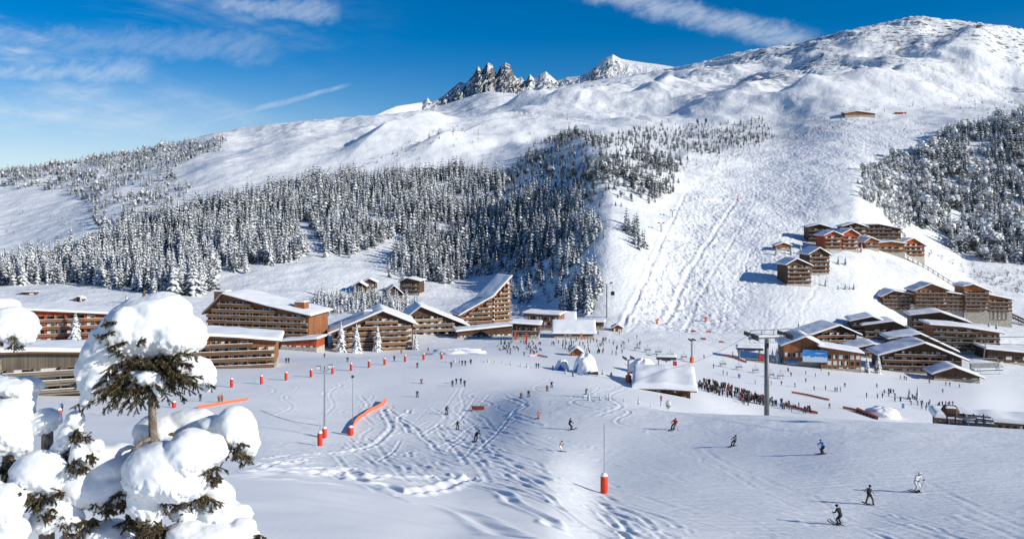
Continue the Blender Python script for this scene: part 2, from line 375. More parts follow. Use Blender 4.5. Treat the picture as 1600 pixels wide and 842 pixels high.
# pull the skyline onto its line
pyg = PYG(); farrows = ROWS > 1000
sk = pyg[farrows].min(axis=0); ridge_row = np.argmin(np.where(farrows[:,None], pyg, 1e9), axis=0)
want = np.interp(PXS, SKY_PX, SKY_PY)
delta = (sk - want)/F                                    # + : too low
delta_s = np.convolve(np.pad(delta, 12, 'edge'), np.hanning(27)[1:-1]/np.hanning(27).sum(), 'valid')
yr = np.convolve(np.pad(ROWS[ridge_row], 60, 'edge'), np.ones(121)/121, 'valid')
yr = np.minimum(yr, np.interp(PXS, [-520,300,600,900,1100,2150], [1700,1750,2000,2750,2700,2500]))
Z += sstep(.45, .97, YG/yr[None,:])*delta_s[None,:]*YG
def finish_terrain():
    """moguls, tracks; then the mesh"""
    global Z
    py = PYG()
    # ---- masks
    mog = in_poly(PXG, py, [(980,505),(1010,420),(1060,330),(1070,300),(1110,235),(1300,190),(1420,180),(1480,200),(1360,255),(1290,320),(1240,400),(1180,450),(1150,520),(1060,520)]) & (YG > 380) & (YG < 1500)
    mog2 = in_poly(PXG, py, [(1075,300),(1150,310),(1060,505),(985,500)]) & (YG > 380)
    pis = (YG < 260)
    def blur(a, n):
        k = np.ones(2*n+1)/(2*n+1); p = np.pad(a, ((n,n),(n,n)), 'edge')
        p = np.apply_along_axis(lambda v: np.convolve(v, k, 'valid'), 0, p)
        return np.apply_along_axis(lambda v: np.convolve(v, k, 'valid'), 1, p)
    mog = blur(mog.astype(np.float32), 5)*.75 + blur(mog2.astype(np.float32), 3)*.7
    soft = in_poly(PXG, py, [(-600,842),(-600,735),(330,745),(480,735),(700,760),(860,790),(960,842),(990,1200),(-200,1200)]) & (YG < 110)
    fgsoft = blur(soft.astype(np.float32), 4)
    rough_snow = sstep(150, 260, YG)*(1-sstep(300, 420, YG))*.0
    trk = np.where(YG < 260, 1.0, .25*(1-sstep(260, 480, YG)) + 0.0)*(1-fgsoft*.93)
    far = sstep(900, 1700, YG)*.85 + .05*sstep(420, 900, YG)
    rock = sstep(1200, 2200, YG)*np.clip(.25 + sstep(1020, 1180, PXG)*.75 + sstep(1100, 1000, PXG)*.0, 0, 1)
    rock *= np.clip(.45 + .9*fbm(XG, YG, 420, 3, .5, 8), 0, 1)*1.6
    rock = np.clip(rock + sstep(1, .0, np.abs(py-want[None,:])/10)*sstep(1180, 1300, PXG)*(YG > 1800)*.5, 0, 1)
    # ---- ski tracks: shallow grooves with a raised lip
    rng = np.random.default_rng(21)
    def groove(W, w, depth, ylim=270):
        W = np.asarray(W)
        sel = np.where((YG > W[:,1].min()-2) & (YG < W[:,1].max()+2) & (XG > W[:,0].min()-2) & (XG < W[:,0].max()+2) & (YG < ylim))
        if len(sel[0]) == 0: return
        x, y = XG[sel], YG[sel]; b = np.full(x.shape, 1e9)
        for i in range(len(W)-1):
            d = W[i+1]-W[i]; l = np.hypot(*d)+1e-6; d = d/l
            rx, ry = x-W[i,0], y-W[i,1]; a = np.clip(rx*d[0]+ry*d[1], 0, l)
            b = np.minimum(b, np.hypot(rx-a*d[0], ry-a*d[1]))
        u = b/w
        Z[sel] += .75*depth*(1+.5*np.sin(x*1.9+y*1.3))*(-np.exp(-(u*1.6)**2) + .75*np.exp(-((u-1.5)*1.7)**2))
    def px_track(pts, w, depth, n=26, wob=0., freq=3., ymin=16, ylim=270):
        pts = np.array(pts, float); t = np.linspace(0, 1, len(pts)); tt = np.linspace(0, 1, n)
        P = np.stack([pchip(t, pts[:,0], tt), pchip(t, pts[:,1], tt)], 1)
        W = []
        for q, (a, b) in zip(tt, P):
            h = hit(a, b, ymin); W.append((h.x, h.y))
        W = np.array(W)
        if wob:
            d = np.gradient(W, axis=0); nrm = np.stack([-d[:,1], d[:,0]], 1)/(np.hypot(*d.T)[:,None]+1e-6)
            W = W + nrm*(wob*np.sin(tt*freq*2*np.pi+rng.uniform(0, 6))[:,None])
        groove(W, w, depth, ylim)
    # main churned lines sweeping through the middle of the slope
    for dx, dy in ((0,0),(6,-7),(-10,7),(14,3),(-4,14)):
        px_track([(400+dx,724+dy),(500+dx,716+dy),(640+dx,716+dy*1.3),(760+dx,728+dy*1.5),(860+dx,765+dy*1.6),(930+dx,800+dy*1.8),(1010+dx,842+dy*2)], rng.uniform(.28,.4), rng.uniform(.06,.13), 70, rng.uniform(.3,.8), rng.uniform(3,7))
    for dy in (0, -8, 6, 13):
        px_track([(420,690+dy),(520,700+dy),(640,704+dy),(740,716+dy),(850,748+dy*1.3),(950,788+dy*1.5),(1060,840+dy*2)], rng.uniform(.28,.36), rng.uniform(.05,.1), 70, rng.uniform(.3,.6), rng.uniform(4,8))
    px_track([(470,742),(545,735),(556,752),(610,760),(628,770),(690,760),(740,748)], .6, .22, 40, .3, 3)
    px_track([(370,745),(480,752),(600,770),(720,800),(800,842)], .7, .13, 40)
    px_track([(560,745),(680,745),(790,775),(880,830)], .45, .15, 40, .5, 4)
    px_track([(300,712),(420,706),(560,712),(690,735),(740,752)], .4, .13, 40, .4, 5)
    px_track([(600,640),(610,668),(590,690),(545,706),(470,712)], .5, .16, 30, .2, 3)
    px_track([(640,640),(625,655),(640,675),(700,690),(760,708),(850,735)], .4, .15, 30, .4, 4)
    px_track([(610,640),(660,680),(680,700),(760,722)], .4, .13, 30, .3, 3)
    for k in range(64):
        a = rng.uniform(380, 800); y = rng.uniform(655, 745); l = rng.uniform(60, 260); s = rng.uniform(-.05, .35)
        px_track([(a,y),(a+l*.5,y+s*l*.4+rng.uniform(-6,6)),(a+l,y+s*l)], rng.uniform(.28,.40), rng.uniform(.02,.065), 14, rng.uniform(0,.5), rng.uniform(1,3))
    for k in range(60):
        a = rng.uniform(520, 760); y = rng.uniform(640, 722); l = rng.uniform(15, 60); s = rng.uniform(-1.3, 1.3)
        px_track([(a,y),(a+l*.5,y+s*l*.4),(a+l,y+s*l)], rng.uniform(.26,.40), rng.uniform(.03,.085), 8, rng.uniform(0,.4), 1)
    for k in range(70):     # the wide piste on the right
        a = rng.uniform(860, 1560); y = rng.uniform(655, 840); l = rng.uniform(40, 340); s = rng.uniform(.05, .5)
        px_track([(a,y),(a+l*.5,y+s*l*.5+rng.uniform(-5,8)),(a+l,min(900, y+s*l))], rng.uniform(.25,.38), rng.uniform(.012,.035), 16, rng.uniform(0,.6), rng.uniform(1,2))
    for k in range(26):     # turns on the gentle slope in the centre
        a = rng.uniform(400, 1000); y = rng.uniform(575, 640); l = rng.uniform(-90, 90)
        px_track([(a,y),(a+l*.6,y+14),(a+l*.2,y+28),(a+l,y+44)], rng.uniform(.3,.5), rng.uniform(.04,.09), 16)
    px_track([(972,508),(1000,455),(1040,365),(1072,302)], 1.6, .55, 50, .4, 8, 380, 1200)
    px_track([(1152,312),(1120,360),(1075,430),(1042,505)], 1.7, .6, 50, .4, 6, 380, 1200)
    px_track([(1060,330),(1010,430),(985,500)], 1.1, .25, 40, .4, 8, 380, 1200)
    px_track([(1170,235),(1180,300),(1130,400),(1090,470),(1070,520)], 1.2, .3, 40, .4, 5, 380, 1400)
    for k in range(40):
        a = rng.uniform(985, 1300); y = rng.uniform(300, 470); px_track([(a,y),(a-rng.uniform(5,20),y+25),(a-rng.uniform(15,45),y+55)], rng.uniform(.7,1.1), rng.uniform(.1,.25), 12, .8, 3, 380, 1200)
    lump = (1-sstep(190, 250, YG))*sstep(40, 60, YG)*(1-fgsoft)
    band = np.exp(-((py-lerp(640, 690, np.clip((PXG-860)/740, 0, 1)))/20)**2)*(PXG > 860)*(YG < 160)
    chur = np.exp(-((py-np.interp(PXG, [300,640,860,1010,1200], [718,712,760,842,930]))/28)**2)*(YG < 140)
    Z += lump*(.014*fbm(XG*.45, YG, 1.6, 3, .6, 9))
    Z += band*.07*np.clip(fbm(XG*.8, YG, 3.5, 4, .6, 10)+.1, -.3, 1)
    Z += chur*.05*fbm(XG*.7, YG, 2.2, 4, .6, 11)
    Z += fgsoft*.10*fbm(XG, YG, 9, 3, .5, 12)
    # mogul bumps as real relief
    Z += np.clip(mog, 0, 1)*.3*fbm(XG*1.2, YG*.7, 6.5, 2, .5, 13)
    Z += np.clip(mog, 0, 1)*.35*ridged(XG+YG*.25, YG*.2, 26, 2, 14)
    nR, nC = Z.shape
    V = np.stack([XG, YG, Z], -1).reshape(-1, 3)
    idx = np.arange(nR*nC).reshape(nR, nC)
    Fq = np.stack([idx[:-1,:-1], idx[:-1,1:], idx[1:,1:], idx[1:,:-1]], -1).reshape(-1, 4)
    me = new_mesh('snow_terrain', V, Fq, [M['terrain']], smooth=True, attrs={
        'mogul': np.clip(mog, 0, 1).ravel(), 'piste': trk.ravel(), 'far': far.ravel(), 'wild': (sstep(300, 450, YG)+.12*fgsoft*0).ravel(), 'rock': rock.ravel()})
    return tag(link('snow_terrain', me), kind='structure')
TERRAIN = finish_terrain()

# ------------------------------------------------------------------ rock peaks on the ridge
def rock_peaks():
    P = [(585,181),(600,174),(620,166),(640,163),(660,160),(668,153),(674,160),(690,152),(705,140),(712,134),(718,128),(728,131),(740,117),(747,104),(754,110),(762,98),(770,102),(776,117),(782,104),(790,98),(797,102),(803,117),(808,123),(815,121),(822,128),(828,116),(835,124),(845,116),(853,112),(862,120),(870,127),(885,121),(900,120),(915,116),(930,105),(945,92),(957,85),(970,92),(985,95),(1005,98),(1030,101),(1060,106),(1090,112)]
    px = np.arange(585, 1090, .8); env = np.interp(px, [p[0] for p in P], [p[1] for p in P])
    Yr = np.interp(px, [585,660,700,830,880,900,960,1090], [2650,3100,3150,3150,3150,3100,3100,3050])
    vv = np.concatenate([np.linspace(-1, 0, 70), np.linspace(0, .6, 14)[1:]])
    PXr, VV = np.meshgrid(px, vv)
    Y = Yr[None,:] + VV*420
    X = (PXr-800)/F*Y
    top = CZ - (env-HY)/F*Yr
    base = CZ - (np.interp(px, SKY_PX, SKY_PY)+14-HY)/F*Yr
    kk = np.hanning(33); bl = np.convolve(np.pad(top, 16, 'edge'), kk/kk.sum(), 'valid')
    t = np.where(VV < 0, 1+VV, 1-VV*1.2)
    rocky = np.interp(px, [585,650,690,815,840,880,905,930,970,1000,1090], [.15,.3,1.15,1.1,.8,.7,.6,.95,.7,.2,0])[None,:]
    sharp = np.where(VV < 0, t**1.5*.6+t*.4, t)
    zz = base[None,:] - 90 + (bl-base+90)[None,:]*sharp + (top-bl)[None,:]*np.clip(t, 0, 1)**2.4
    nz = ridged(X*1.0+zz*.25, Y*.25+zz*.35, 62, 5, 5)-.6; nz2 = fbm(X, Y*.6+zz*.8, 24, 4, .65, 6)
    fade = np.clip((1-t)*3, 0, 1)*np.clip(t*2.5, 0, 1)
    zz = zz + rocky*fade*(nz*34 + nz2*16)
    X = X + rocky*fade*nz2*12; Y = Y + rocky*fade*(nz*45)
    nR, nC = X.shape; idx = np.arange(nR*nC).reshape(nR, nC)
    Fq = np.stack([idx[:-1,:-1], idx[:-1,1:], idx[1:,1:], idx[1:,:-1]], -1).reshape(-1, 4)
    n = N('alpine_rock'); c = n.coord(); ge = n.node('ShaderNodeNewGeometry'); sp = n.node('ShaderNodeSeparateXYZ'); n.set(sp.inputs[0], ge.outputs['Normal'])
    nn = n.noise(n.mapping(c, (1, 1, .5)), .045, 8, .7); fine = n.noise(n.mapping(c, (1, 1, .4)), .15, 6, .7)
    rk = n.attr('rock')
    m = n.math('ADD', sp.outputs[2], n.math('MULTIPLY', n.math('SUBTRACT', nn, .5), 1.9))
    m = n.math('ADD', m, n.math('MULTIPLY', n.math('SUBTRACT', fine, .5), .8))
    m = n.math('SUBTRACT', m, n.math('MULTIPLY', rk, .55))
    m = n.ramp(m, .04, .16)
    rockc = n.mix(n.ramp(fine, .3, .7), (.075, .076, .082), (.20, .195, .19))
    mat = n.finish(n.mix(m, rockc, (.88, .885, .895)), .8, n.bump(n.math('ADD', n.math('MULTIPLY', nn, 14), n.math('MULTIPLY', fine, 5)), .8, 1.))
    me = new_mesh('rocky_mountain', np.stack([X, Y, zz], -1).reshape(-1, 3), Fq, [mat], smooth=False, attrs={'rock': np.broadcast_to(rocky, X.shape).ravel()})
    tag(link('rocky_mountain', me), kind='structure')
rock_peaks()

# ------------------------------------------------------------------ camera, sun, sky
cam = bpy.data.cameras.new('camera'); co = bpy.data.objects.new('camera', cam); COL.objects.link(co)
co.location = (0, 0, CZ); co.rotation_euler = (R(90), 0, 0)
cam.sensor_width = 36; cam.lens = 36*F/1600; cam.shift_y = -(421-HY)/1600; cam.clip_end = 20000; cam.clip_start = .5
SC.camera = co
AZ, EL = 113., 22.5
S = Vector((math.sin(R(AZ))*math.cos(R(EL)), math.cos(R(AZ))*math.cos(R(EL)), math.sin(R(EL))))
sun = bpy.data.lights.new('sun', 'SUN'); sun.energy = 3.9; sun.angle = R(.5); sun.color = (1, .96, .86)
so = bpy.data.objects.new('sun', sun); COL.objects.link(so); so.rotation_euler = (-S).to_track_quat('-Z', 'Y').to_euler()
so.location = (200, -200, 300)
def world():
    w = bpy.data.worlds.new('World'); SC.world = w; w.use_nodes = True
    t = w.node_tree; n = t.nodes; l = t.links; bg = n['Background']
    sky = n.new('ShaderNodeTexSky'); sky.sky_type = 'NISHITA'; sky.sun_disc = False
    sky.sun_elevation = R(EL); sky.sun_rotation = R(AZ); sky.altitude = 1900; sky.air_density = 1.0; sky.dust_density = .25; sky.ozone_density = 2.2
    hs = n.new('ShaderNodeHueSaturation'); hs.inputs['Saturation'].default_value = 1.56; hs.inputs['Value'].default_value = .9
    l.new(sky.outputs[0], hs.inputs['Color'])
    # thin high clouds and vapour trails, as functions of the direction (x/y, z/y on a distant sheet)
    tc = n.new('ShaderNodeTexCoord'); sp = n.new('ShaderNodeSeparateXYZ'); l.new(tc.outputs['Generated'], sp.inputs[0])
    def mth(op, a, b=0., clamp=False):
        x = n.new('ShaderNodeMath'); x.operation = op; x.use_clamp = clamp
        for i, v in enumerate((a, b)):
            if isinstance(v, bpy.types.NodeSocket): l.new(v, x.inputs[i])
            else: x.inputs[i].default_value = v
        return x.outputs[0]
    def rng(v, a, b, lo=0., hi=1.):
        x = n.new('ShaderNodeMapRange'); x.interpolation_type = 'SMOOTHSTEP'; l.new(v, x.inputs['Value'])
        for k, q in zip(('From Min','From Max','To Min','To Max'), (a, b, lo, hi)): x.inputs[k].default_value = q
        return x.outputs[0]
    yy = mth('MAXIMUM', sp.outputs[1], .05)
    U = mth('DIVIDE', sp.outputs[0], yy); Vv = mth('DIVIDE', sp.outputs[2], yy)     # tan of azimuth, tan of height
    def noise(su, sv, ang, scale, det=6, rough=.6, off=0., dist=0.):
        cb = n.new('ShaderNodeCombineXYZ'); l.new(U, cb.inputs[0]); l.new(Vv, cb.inputs[1]); cb.inputs[2].default_value = off
        mp = n.new('ShaderNodeMapping'); l.new(cb.outputs[0], mp.inputs[0]); mp.inputs['Rotation'].default_value = (0, 0, ang)
        m2 = n.new('ShaderNodeMapping'); l.new(mp.outputs[0], m2.inputs[0]); m2.inputs['Scale'].default_value = (su, sv, 1)
        x = n.new('ShaderNodeTexNoise'); l.new(m2.outputs[0], x.inputs['Vector']); x.inputs['Scale'].default_value = scale; x.inputs['Detail'].default_value = det; x.inputs['Roughness'].default_value = rough
        x.inputs['Distortion'].default_value = dist
        return x.outputs['Fac']
    def uv(px, py): return ((px-800)/F, (HY-py)/F)
    left = mth('MULTIPLY', rng(U, -.08, -.62), rng(Vv, .02, .14))
    ci = rng(noise(1, 4.5, R(10), 3.2, 7, .62, 0, .4), .44, .80)
    ci2 = rng(noise(1.6, 6, R(-8), 9., 6, .6, 3), .35, .75)
    cl = mth('MULTIPLY', mth('MULTIPLY', ci, mth('ADD', mth('MULTIPLY', ci2, .7), .35)), left)
    hz = mth('MULTIPLY', rng(Vv, .20, .03), rng(U, .05, -.6, 0., .55))
    cl = mth('ADD', mth('MULTIPLY', cl, 1.0), hz, True)
    def trail(a, b, wid0, wid1, alpha, seed):
        (u0, v0), (u1, v1) = uv(*a), uv(*b)
        L = math.hypot(u1-u0, v1-v0); dx, dy = (u1-u0)/L, (v1-v0)/L
        du = mth('SUBTRACT', U, u0); dv = mth('SUBTRACT', Vv, v0)
        s = mth('DIVIDE', mth('ADD', mth('MULTIPLY', du, dx), mth('MULTIPLY', dv, dy)), L)
        q = mth('SUBTRACT', mth('MULTIPLY', dv, dx), mth('MULTIPLY', du, dy))
        nz = noise(1, 1, 0, 26., 5, .65, seed)
        q = mth('ADD', q, mth('MULTIPLY', mth('SUBTRACT', nz, .5), wid1*1.6))
        w = mth('ADD', mth('MULTIPLY', s, wid1-wid0), wid0)
        r = mth('DIVIDE', mth('ABSOLUTE', q), mth('MAXIMUM', w, .0005))
        streak = rng(noise(1, 3.2, R(-25), 30., 6, .7, seed+2), .25, .62, .35, 1.)
        m = mth('MULTIPLY', rng(r, 1.05, .1), mth('MULTIPLY', rng(s, -.06, .12), rng(s, 1.06, .88)))
        return mth('MULTIPLY', mth('MULTIPLY', m, streak), alpha)
    for tr in (trail((900,-22),(1275,70), .022, .021, .5, 5.), trail((296,199),(545,133), .009, .004, .38, 9.), trail((90,207),(345,212), .010, .012, .45, 12.), trail((860,-30),(1100,25), .006, .018, .35, 15.), trail((330,10),(530,18), .012, .022, .4, 19.), trail((-60,110),(240,112), .012, .03, .42, 23.), trail((-40,60),(440,75), .02, .03, .22, 27.)):
        cl = mth('MAXIMUM', cl, tr)
    mx = n.new('ShaderNodeMix'); mx.data_type = 'RGBA'; l.new(cl, mx.inputs['Factor']); l.new(hs.outputs[0], mx.inputs[6]); mx.inputs[7].default_value = (6.2, 6.9, 7.8, 1)
    l.new(mx.outputs[2], bg.inputs['Color']); bg.inputs['Strength'].default_value = .092; hs.inputs['Hue'].default_value = .507
world()
vs = SC.view_settings; vs.view_transform = 'Standard'; vs.look = 'None'; vs.gamma = 1; vs.exposure = .33; vs.use_curve_mapping = False
SC.cycles.max_bounces = 4; SC.cycles.diffuse_bounces = 2; SC.cycles.glossy_bounces = 2; SC.cycles.use_denoising = True
# ------------------------------------------------------------------ conifers
def needle_mat(name, dark, thresh=.5, snowy=1.):
    n = N(name); c = n.coord()
    a = n.attr('snow'); f = n.noise(c, 1.1, 3, .6)
    m = n.math('ADD', n.math('MULTIPLY', a, .75*snowy), n.math('MULTIPLY', f, .55))
    m = n.ramp(m, thresh, thresh+.16)
    g = n.mix(n.noise(c, .6, 2), tuple(x*.7 for x in dark), tuple(x*1.35 for x in dark))
    return n.finish(n.mix(m, g, (.86, .87, .89)), .75)
M['needles'] = needle_mat('snowy_needles', (.082, .098, .104), .44)
M['needles_heavy'] = needle_mat('snow_laden_needles', (.035, .042, .032), .40)
M['frost'] = needle_mat('frosted_twigs', (.13, .13, .135), .47)
M['bark'] = plain('bark', (.075, .055, .04), .9, .4, 6)
M['larch'] = needle_mat('golden_larch', (.20, .105, .02), .8)

def spruce_arrays(tiers, boughs, seed, rad=.17, droop=.55, bare=.06):
    """unit-height spruce: drooping boughs in tiers; returns verts, tris, snow attribute"""
    rg = np.random.default_rng(seed); V = []; T = []; A = []
    for i in range(tiers):
        t = i/(tiers-1) if tiers > 1 else 0
        z = bare + (1-bare)*(1-(1-t)**1.0*1.0) if False else bare + (1-bare)*t**.92*.97
        r0 = rad*(1-t)**.82 + .012
        nb = max(4, int(boughs*(1-.45*t)))
        ph = rg.uniform(0, 6.28)
        for k in range(nb):
            a = ph + 6.283*(k+rg.uniform(-.3, .3))/nb
            r = r0*rg.uniform(.72, 1.2); w = r0*6.283/nb*.62; dz = r*droop*rg.uniform(.7, 1.25)
            zz = z + rg.uniform(-.012, .012)
            ca, sa = math.cos(a), math.sin(a)
            def P(u, s, h): return (ca*u*r - sa*s, sa*u*r + ca*s, zz + h)
            b = len(V)
            V += [P(.0, 0, r*.25), P(.6, w, -dz*.62), P(.6, -w, -dz*.62), P(1, 0, -dz), P(.58, 0, -dz*.22), P(.25, 0, -dz*.95)]
            s = rg.uniform(.35, 1)
            A += [.35, .25*s, .25*s, .6*s, 1.0*s, 0]
            T += [(b, b+1, b+4), (b, b+4, b+2), (b+1, b+3, b+4), (b+4, b+3, b+2), (b+1, b+5, b+3), (b+2, b+3, b+5)]
    b = len(V); V += [(.016, 0, .86), (-.008, .013, .86), (-.008, -.013, .86), (0, 0, 1.0)]; A += [.5]*4
    T += [(b, b+1, b+3), (b+1, b+2, b+3), (b+2, b, b+3)]
    return np.array(V), np.array(T), np.array(A)
def round_arrays(n, seed, rad=.30):
    """frosted broad crown: many leaf-clump faces spread through an uneven volume"""
    rg = np.random.default_rng(seed); V = []; T = []; A = []
    for i in range(n):
        d = rg.normal(size=3); d /= np.linalg.norm(d); q = rg.uniform(.55, 1)
        c = np.array([d[0]*rad*q, d[1]*rad*q, .56 + d[2]*.42*q])
        k = 1 + .35*math.sin(3*math.atan2(d[1], d[0])+seed)*abs(d[2])
        c[:2] *= k
        s = rg.uniform(.06, .13); u = np.cross(d, [0, 0, 1.01]); u /= np.linalg.norm(u); v = np.cross(d, u)*.8 - d*.25
        b = len(V); V += [c+u*s, c-u*s, c+v*s*1.1, c-v*s*.9 - np.array([0, 0, s*.3])]
        A += list(rg.uniform(.2, 1, 4)*(.55+.45*(d[2] > -.1)))
        T += [(b, b+2, b+1), (b, b+1, b+3)]
    for k in range(5):
        a = rg.uniform(0, 6.28); b = len(V)
        V += [(.02, 0, 0), (-.02, 0, 0), (math.cos(a)*rad*.7, math.sin(a)*rad*.7, .75)]; A += [0, 0, .3]; T += [(b, b+1, b+2)]
    return np.array(V), np.array(T), np.array(A)
def trunk_arrays(r=.018, h=.25):
    a = np.arange(5)*6.283/5
    V = [(math.cos(x)*r, math.sin(x)*r, -.08) for x in a] + [(math.cos(x)*r*.8, math.sin(x)*r*.8, h) for x in a]
    return V, [(i, (i+1) % 5, 5+(i+1) % 5, 5+i) for i in range(5)]

FAR = [spruce_arrays(8, 7, 100+i, rad) for i, rad in enumerate((.15, .17, .19, .21, .165, .23))]
FAR += [round_arrays(75, 200+i, r) for i, r in enumerate((.26, .30, .24))]         # 6,7,8 broad
FAR += [round_arrays(26, 300+i, .5) for i in range(3)]                             # 9,10,11 low bush

# forest patches: polygon in the photo, spacing (m), height range, variants, distance range, name
def sample_patch(poly, spacing, hr, variants, yr, name, prob=1.):
    py = HY - F*(Z - CZ)/YG
    a, b = np.array(poly).min(0), np.array(poly).max(0)
    jx = 9*fbm(XG, YG, 30, 3, .6, 31); jy = 5*fbm(XG, YG, 30, 3, .6, 32)
    ok = in_poly(PXG+jx, py+jy, poly) & (YG > yr[0]) & (YG < yr[1])
    ii = np.argwhere(ok)
    if len(ii) == 0: return
    dY = np.gradient(ROWS); dX = np.gradient(PXS)
    area = (dY[ii[:,0]]*dX[ii[:,1]]*ROWS[ii[:,0]]/F)
    n = int(area.sum()/spacing**2*2.2)
    pick = RNG.choice(len(ii), n, p=area/area.sum()); ij = ii[pick]
    Y = ROWS[ij[:,0]] + (RNG.random(n)-.5)*dY[ij[:,0]]
    X = (PXS[ij[:,1]] + (RNG.random(n)-.5)*dX[ij[:,1]] - 800)/F*Y
    dens = fbm(X, Y, 55, 4, .6, 30)
    for x, y, d in zip(X, Y, dens):
        if RNG.random() > prob*(1+1.5*d): continue
        k = (int(x/spacing), int(y/spacing))
        if any((x-q[0])**2+(y-q[1])**2 < spacing**2*.55 for dx in (-1,0,1) for dy in (-1,0,1) for q in GRID.get((name, k[0]+dx, k[1]+dy), ())): continue
        GRID.setdefault((name, *k), []).append((x, y))
        h = RNG.uniform(*hr)*(.85+.25*RNG.random())
        h *= 1+.35*max(-.8, min(.8, d)); h *= .72 if RNG.random() < .18 else 1
        TREES.append((x, y, bil(Z, 800+F*x/y, y), h, int(RNG.choice(variants)), name))
GRID = {}; TREES = []
SPR = [0,1,2,3,4,5]; MIX = [0,1,2,3,4,5,5,6]
sample_patch([(-20,425),(60,408),(150,388),(200,348),(300,322),(400,302),(440,296),(470,345),(462,372),(480,402),(450,408),(388,414),(384,440),(345,456),(280,463),(190,452),(100,442),(-20,447)], 5.6, (15,22), SPR, (440,1300), 'left forest', .95)
sample_patch([(440,296),(520,277),(600,277),(680,272),(755,262),(790,290),(775,335),(740,352),(655,362),(600,380),(550,404),(512,402),(500,372),(470,345)], 5.8, (15,21), SPR, (440,1300), 'left forest', .95)
sample_patch([(600,440),(612,408),(650,368),(700,350),(760,335),(800,320),(855,300),(880,330),(880,380),(868,410),(800,425),(740,432),(690,448),(650,440)], 5.4, (13,19), SPR, (430,1000), 'middle forest', 1.2)
sample_patch([(868,410),(890,395),(905,405),(928,425),(934,488),(885,490),(872,460)], 4.6, (13,18), SPR, (420,800), 'middle forest', 1.4)
sample_patch([(785,425),(868,410),(872,470),(800,478)], 8, (9,15), SPR, (420,800), 'middle forest', .8)
sample_patch([(855,300),(900,300),(915,330),(930,345),(945,370),(930,425),(905,405),(880,380)], 6, (10,16), SPR, (430,1000), 'middle forest', .9)
sample_patch([(770,285),(830,232),(890,208),(960,220),(940,260),(905,300),(855,300),(800,318)], 7, (6,12), MIX, (600,1500), 'upper forest', 1.0)
sample_patch([(905,300),(945,250),(1000,240),(1055,260),(1055,300),(1020,318),(960,320),(915,330)], 6, (7,14), MIX, (500,1500), 'upper forest', .9)
sample_patch([(960,215),(1010,200),(1200,188),(1210,215),(1130,238),(1055,258),(960,250)], 9.5, (5,10), MIX, (700,1900), 'upper forest', 1.0)
sample_patch([(978,352),(1000,345),(1012,395),(1000,412),(980,390)], 6, (9,14), SPR, (450,900), 'middle forest', .5)
sample_patch([(-20,272),(100,257),(200,240),(300,224),(352,216),(352,232),(300,246),(270,262),(210,272),(180,300),(140,318),(105,300),(30,292),(-20,290)], 8.5, (8,13), MIX, (850,1750), 'ridge forest', .85)
sample_patch([(180,300),(220,275),(262,268),(300,292),(305,308),(240,338),(200,352),(150,370),(140,318)], 9.5, (7,12), MIX, (700,1600), 'ridge forest', .6)
sample_patch([(1425,330),(1440,240),(1480,206),(1560,192),(1600,182),(1700,175),(1700,420),(1590,412),(1550,412),(1520,400),(1488,400),(1470,362),(1432,352)], 6.0, (14,20), [0,2,3,5,6,5,3,7], (600,1250), 'right forest', 1.)
sample_patch([(1340,272),(1378,250),(1428,240),(1430,345),(1418,372),(1388,342),(1350,312)], 5.2, (6,12), [5,6,7,8,0,3], (560,1200), 'right forest', 1.0)
sample_patch([(486,480),(500,462),(560,458),(610,466),(655,474),(655,492),(560,494),(500,492)], 4.6, (6,10), SPR, (395,560), 'valley trees', .9)
NTALL = len(TREES)
# scrub and young trees scattered over the open slopes
sample_patch([(0,330),(140,322),(200,352),(150,390),(0,415)], 20, (2,5), [9,10,11,2], (500,1400), 'scrub', .5)
sample_patch([(560,250),(720,196),(900,185),(1060,190),(1000,205),(890,208),(770,262)], 22, (2,6), [9,10,11,2,4], (800,2200), 'scrub', .35)
sample_patch([(500,268),(560,246),(640,222),(720,196),(700,215),(600,255),(520,272)], 13, (3,7), [9,10,2,4], (800,2200), 'scrub', .8)
sample_patch([(1050,270),(1060,220),(1200,180),(1360,190),(1300,205),(1230,235),(1150,250),(1110,270)], 8.5, (2.2,5), [9,10,11,9,2], (600,2000), 'scrub', .9)
sample_patch([(1200,190),(1230,165),(1400,150),(1600,140),(1600,172),(1400,178),(1300,190)], 18, (2,6), [9,10,2,4,1], (900,2400), 'scrub', .5)
sample_patch([(1380,110),(1600,70),(1600,140),(1400,150)], 26, (2.5,6), [9,10,11], (1200,2700), 'scrub', .5)
sample_patch([(1340,370),(1420,375),(1470,372),(1600,420),(1600,450),(1500,425),(1430,395)], 12, (2,5), [9,10,11], (550,1000), 'scrub', .8)
sample_patch([(300,300),(420,290),(560,240),(500,225),(400,215),(300,240)], 30, (1.5,4), [9,10,11], (800,2200), 'scrub', .35)
sample_patch([(1500,430),(1600,430),(1600,465),(1560,455)], 7, (2,5), [9,10,11], (500,1000), 'scrub', .7)
sample_patch([(780,480),(800,478),(880,490),(870,500),(800,495)], 6, (2,5), [9,10], (400,700), 'scrub', .5)

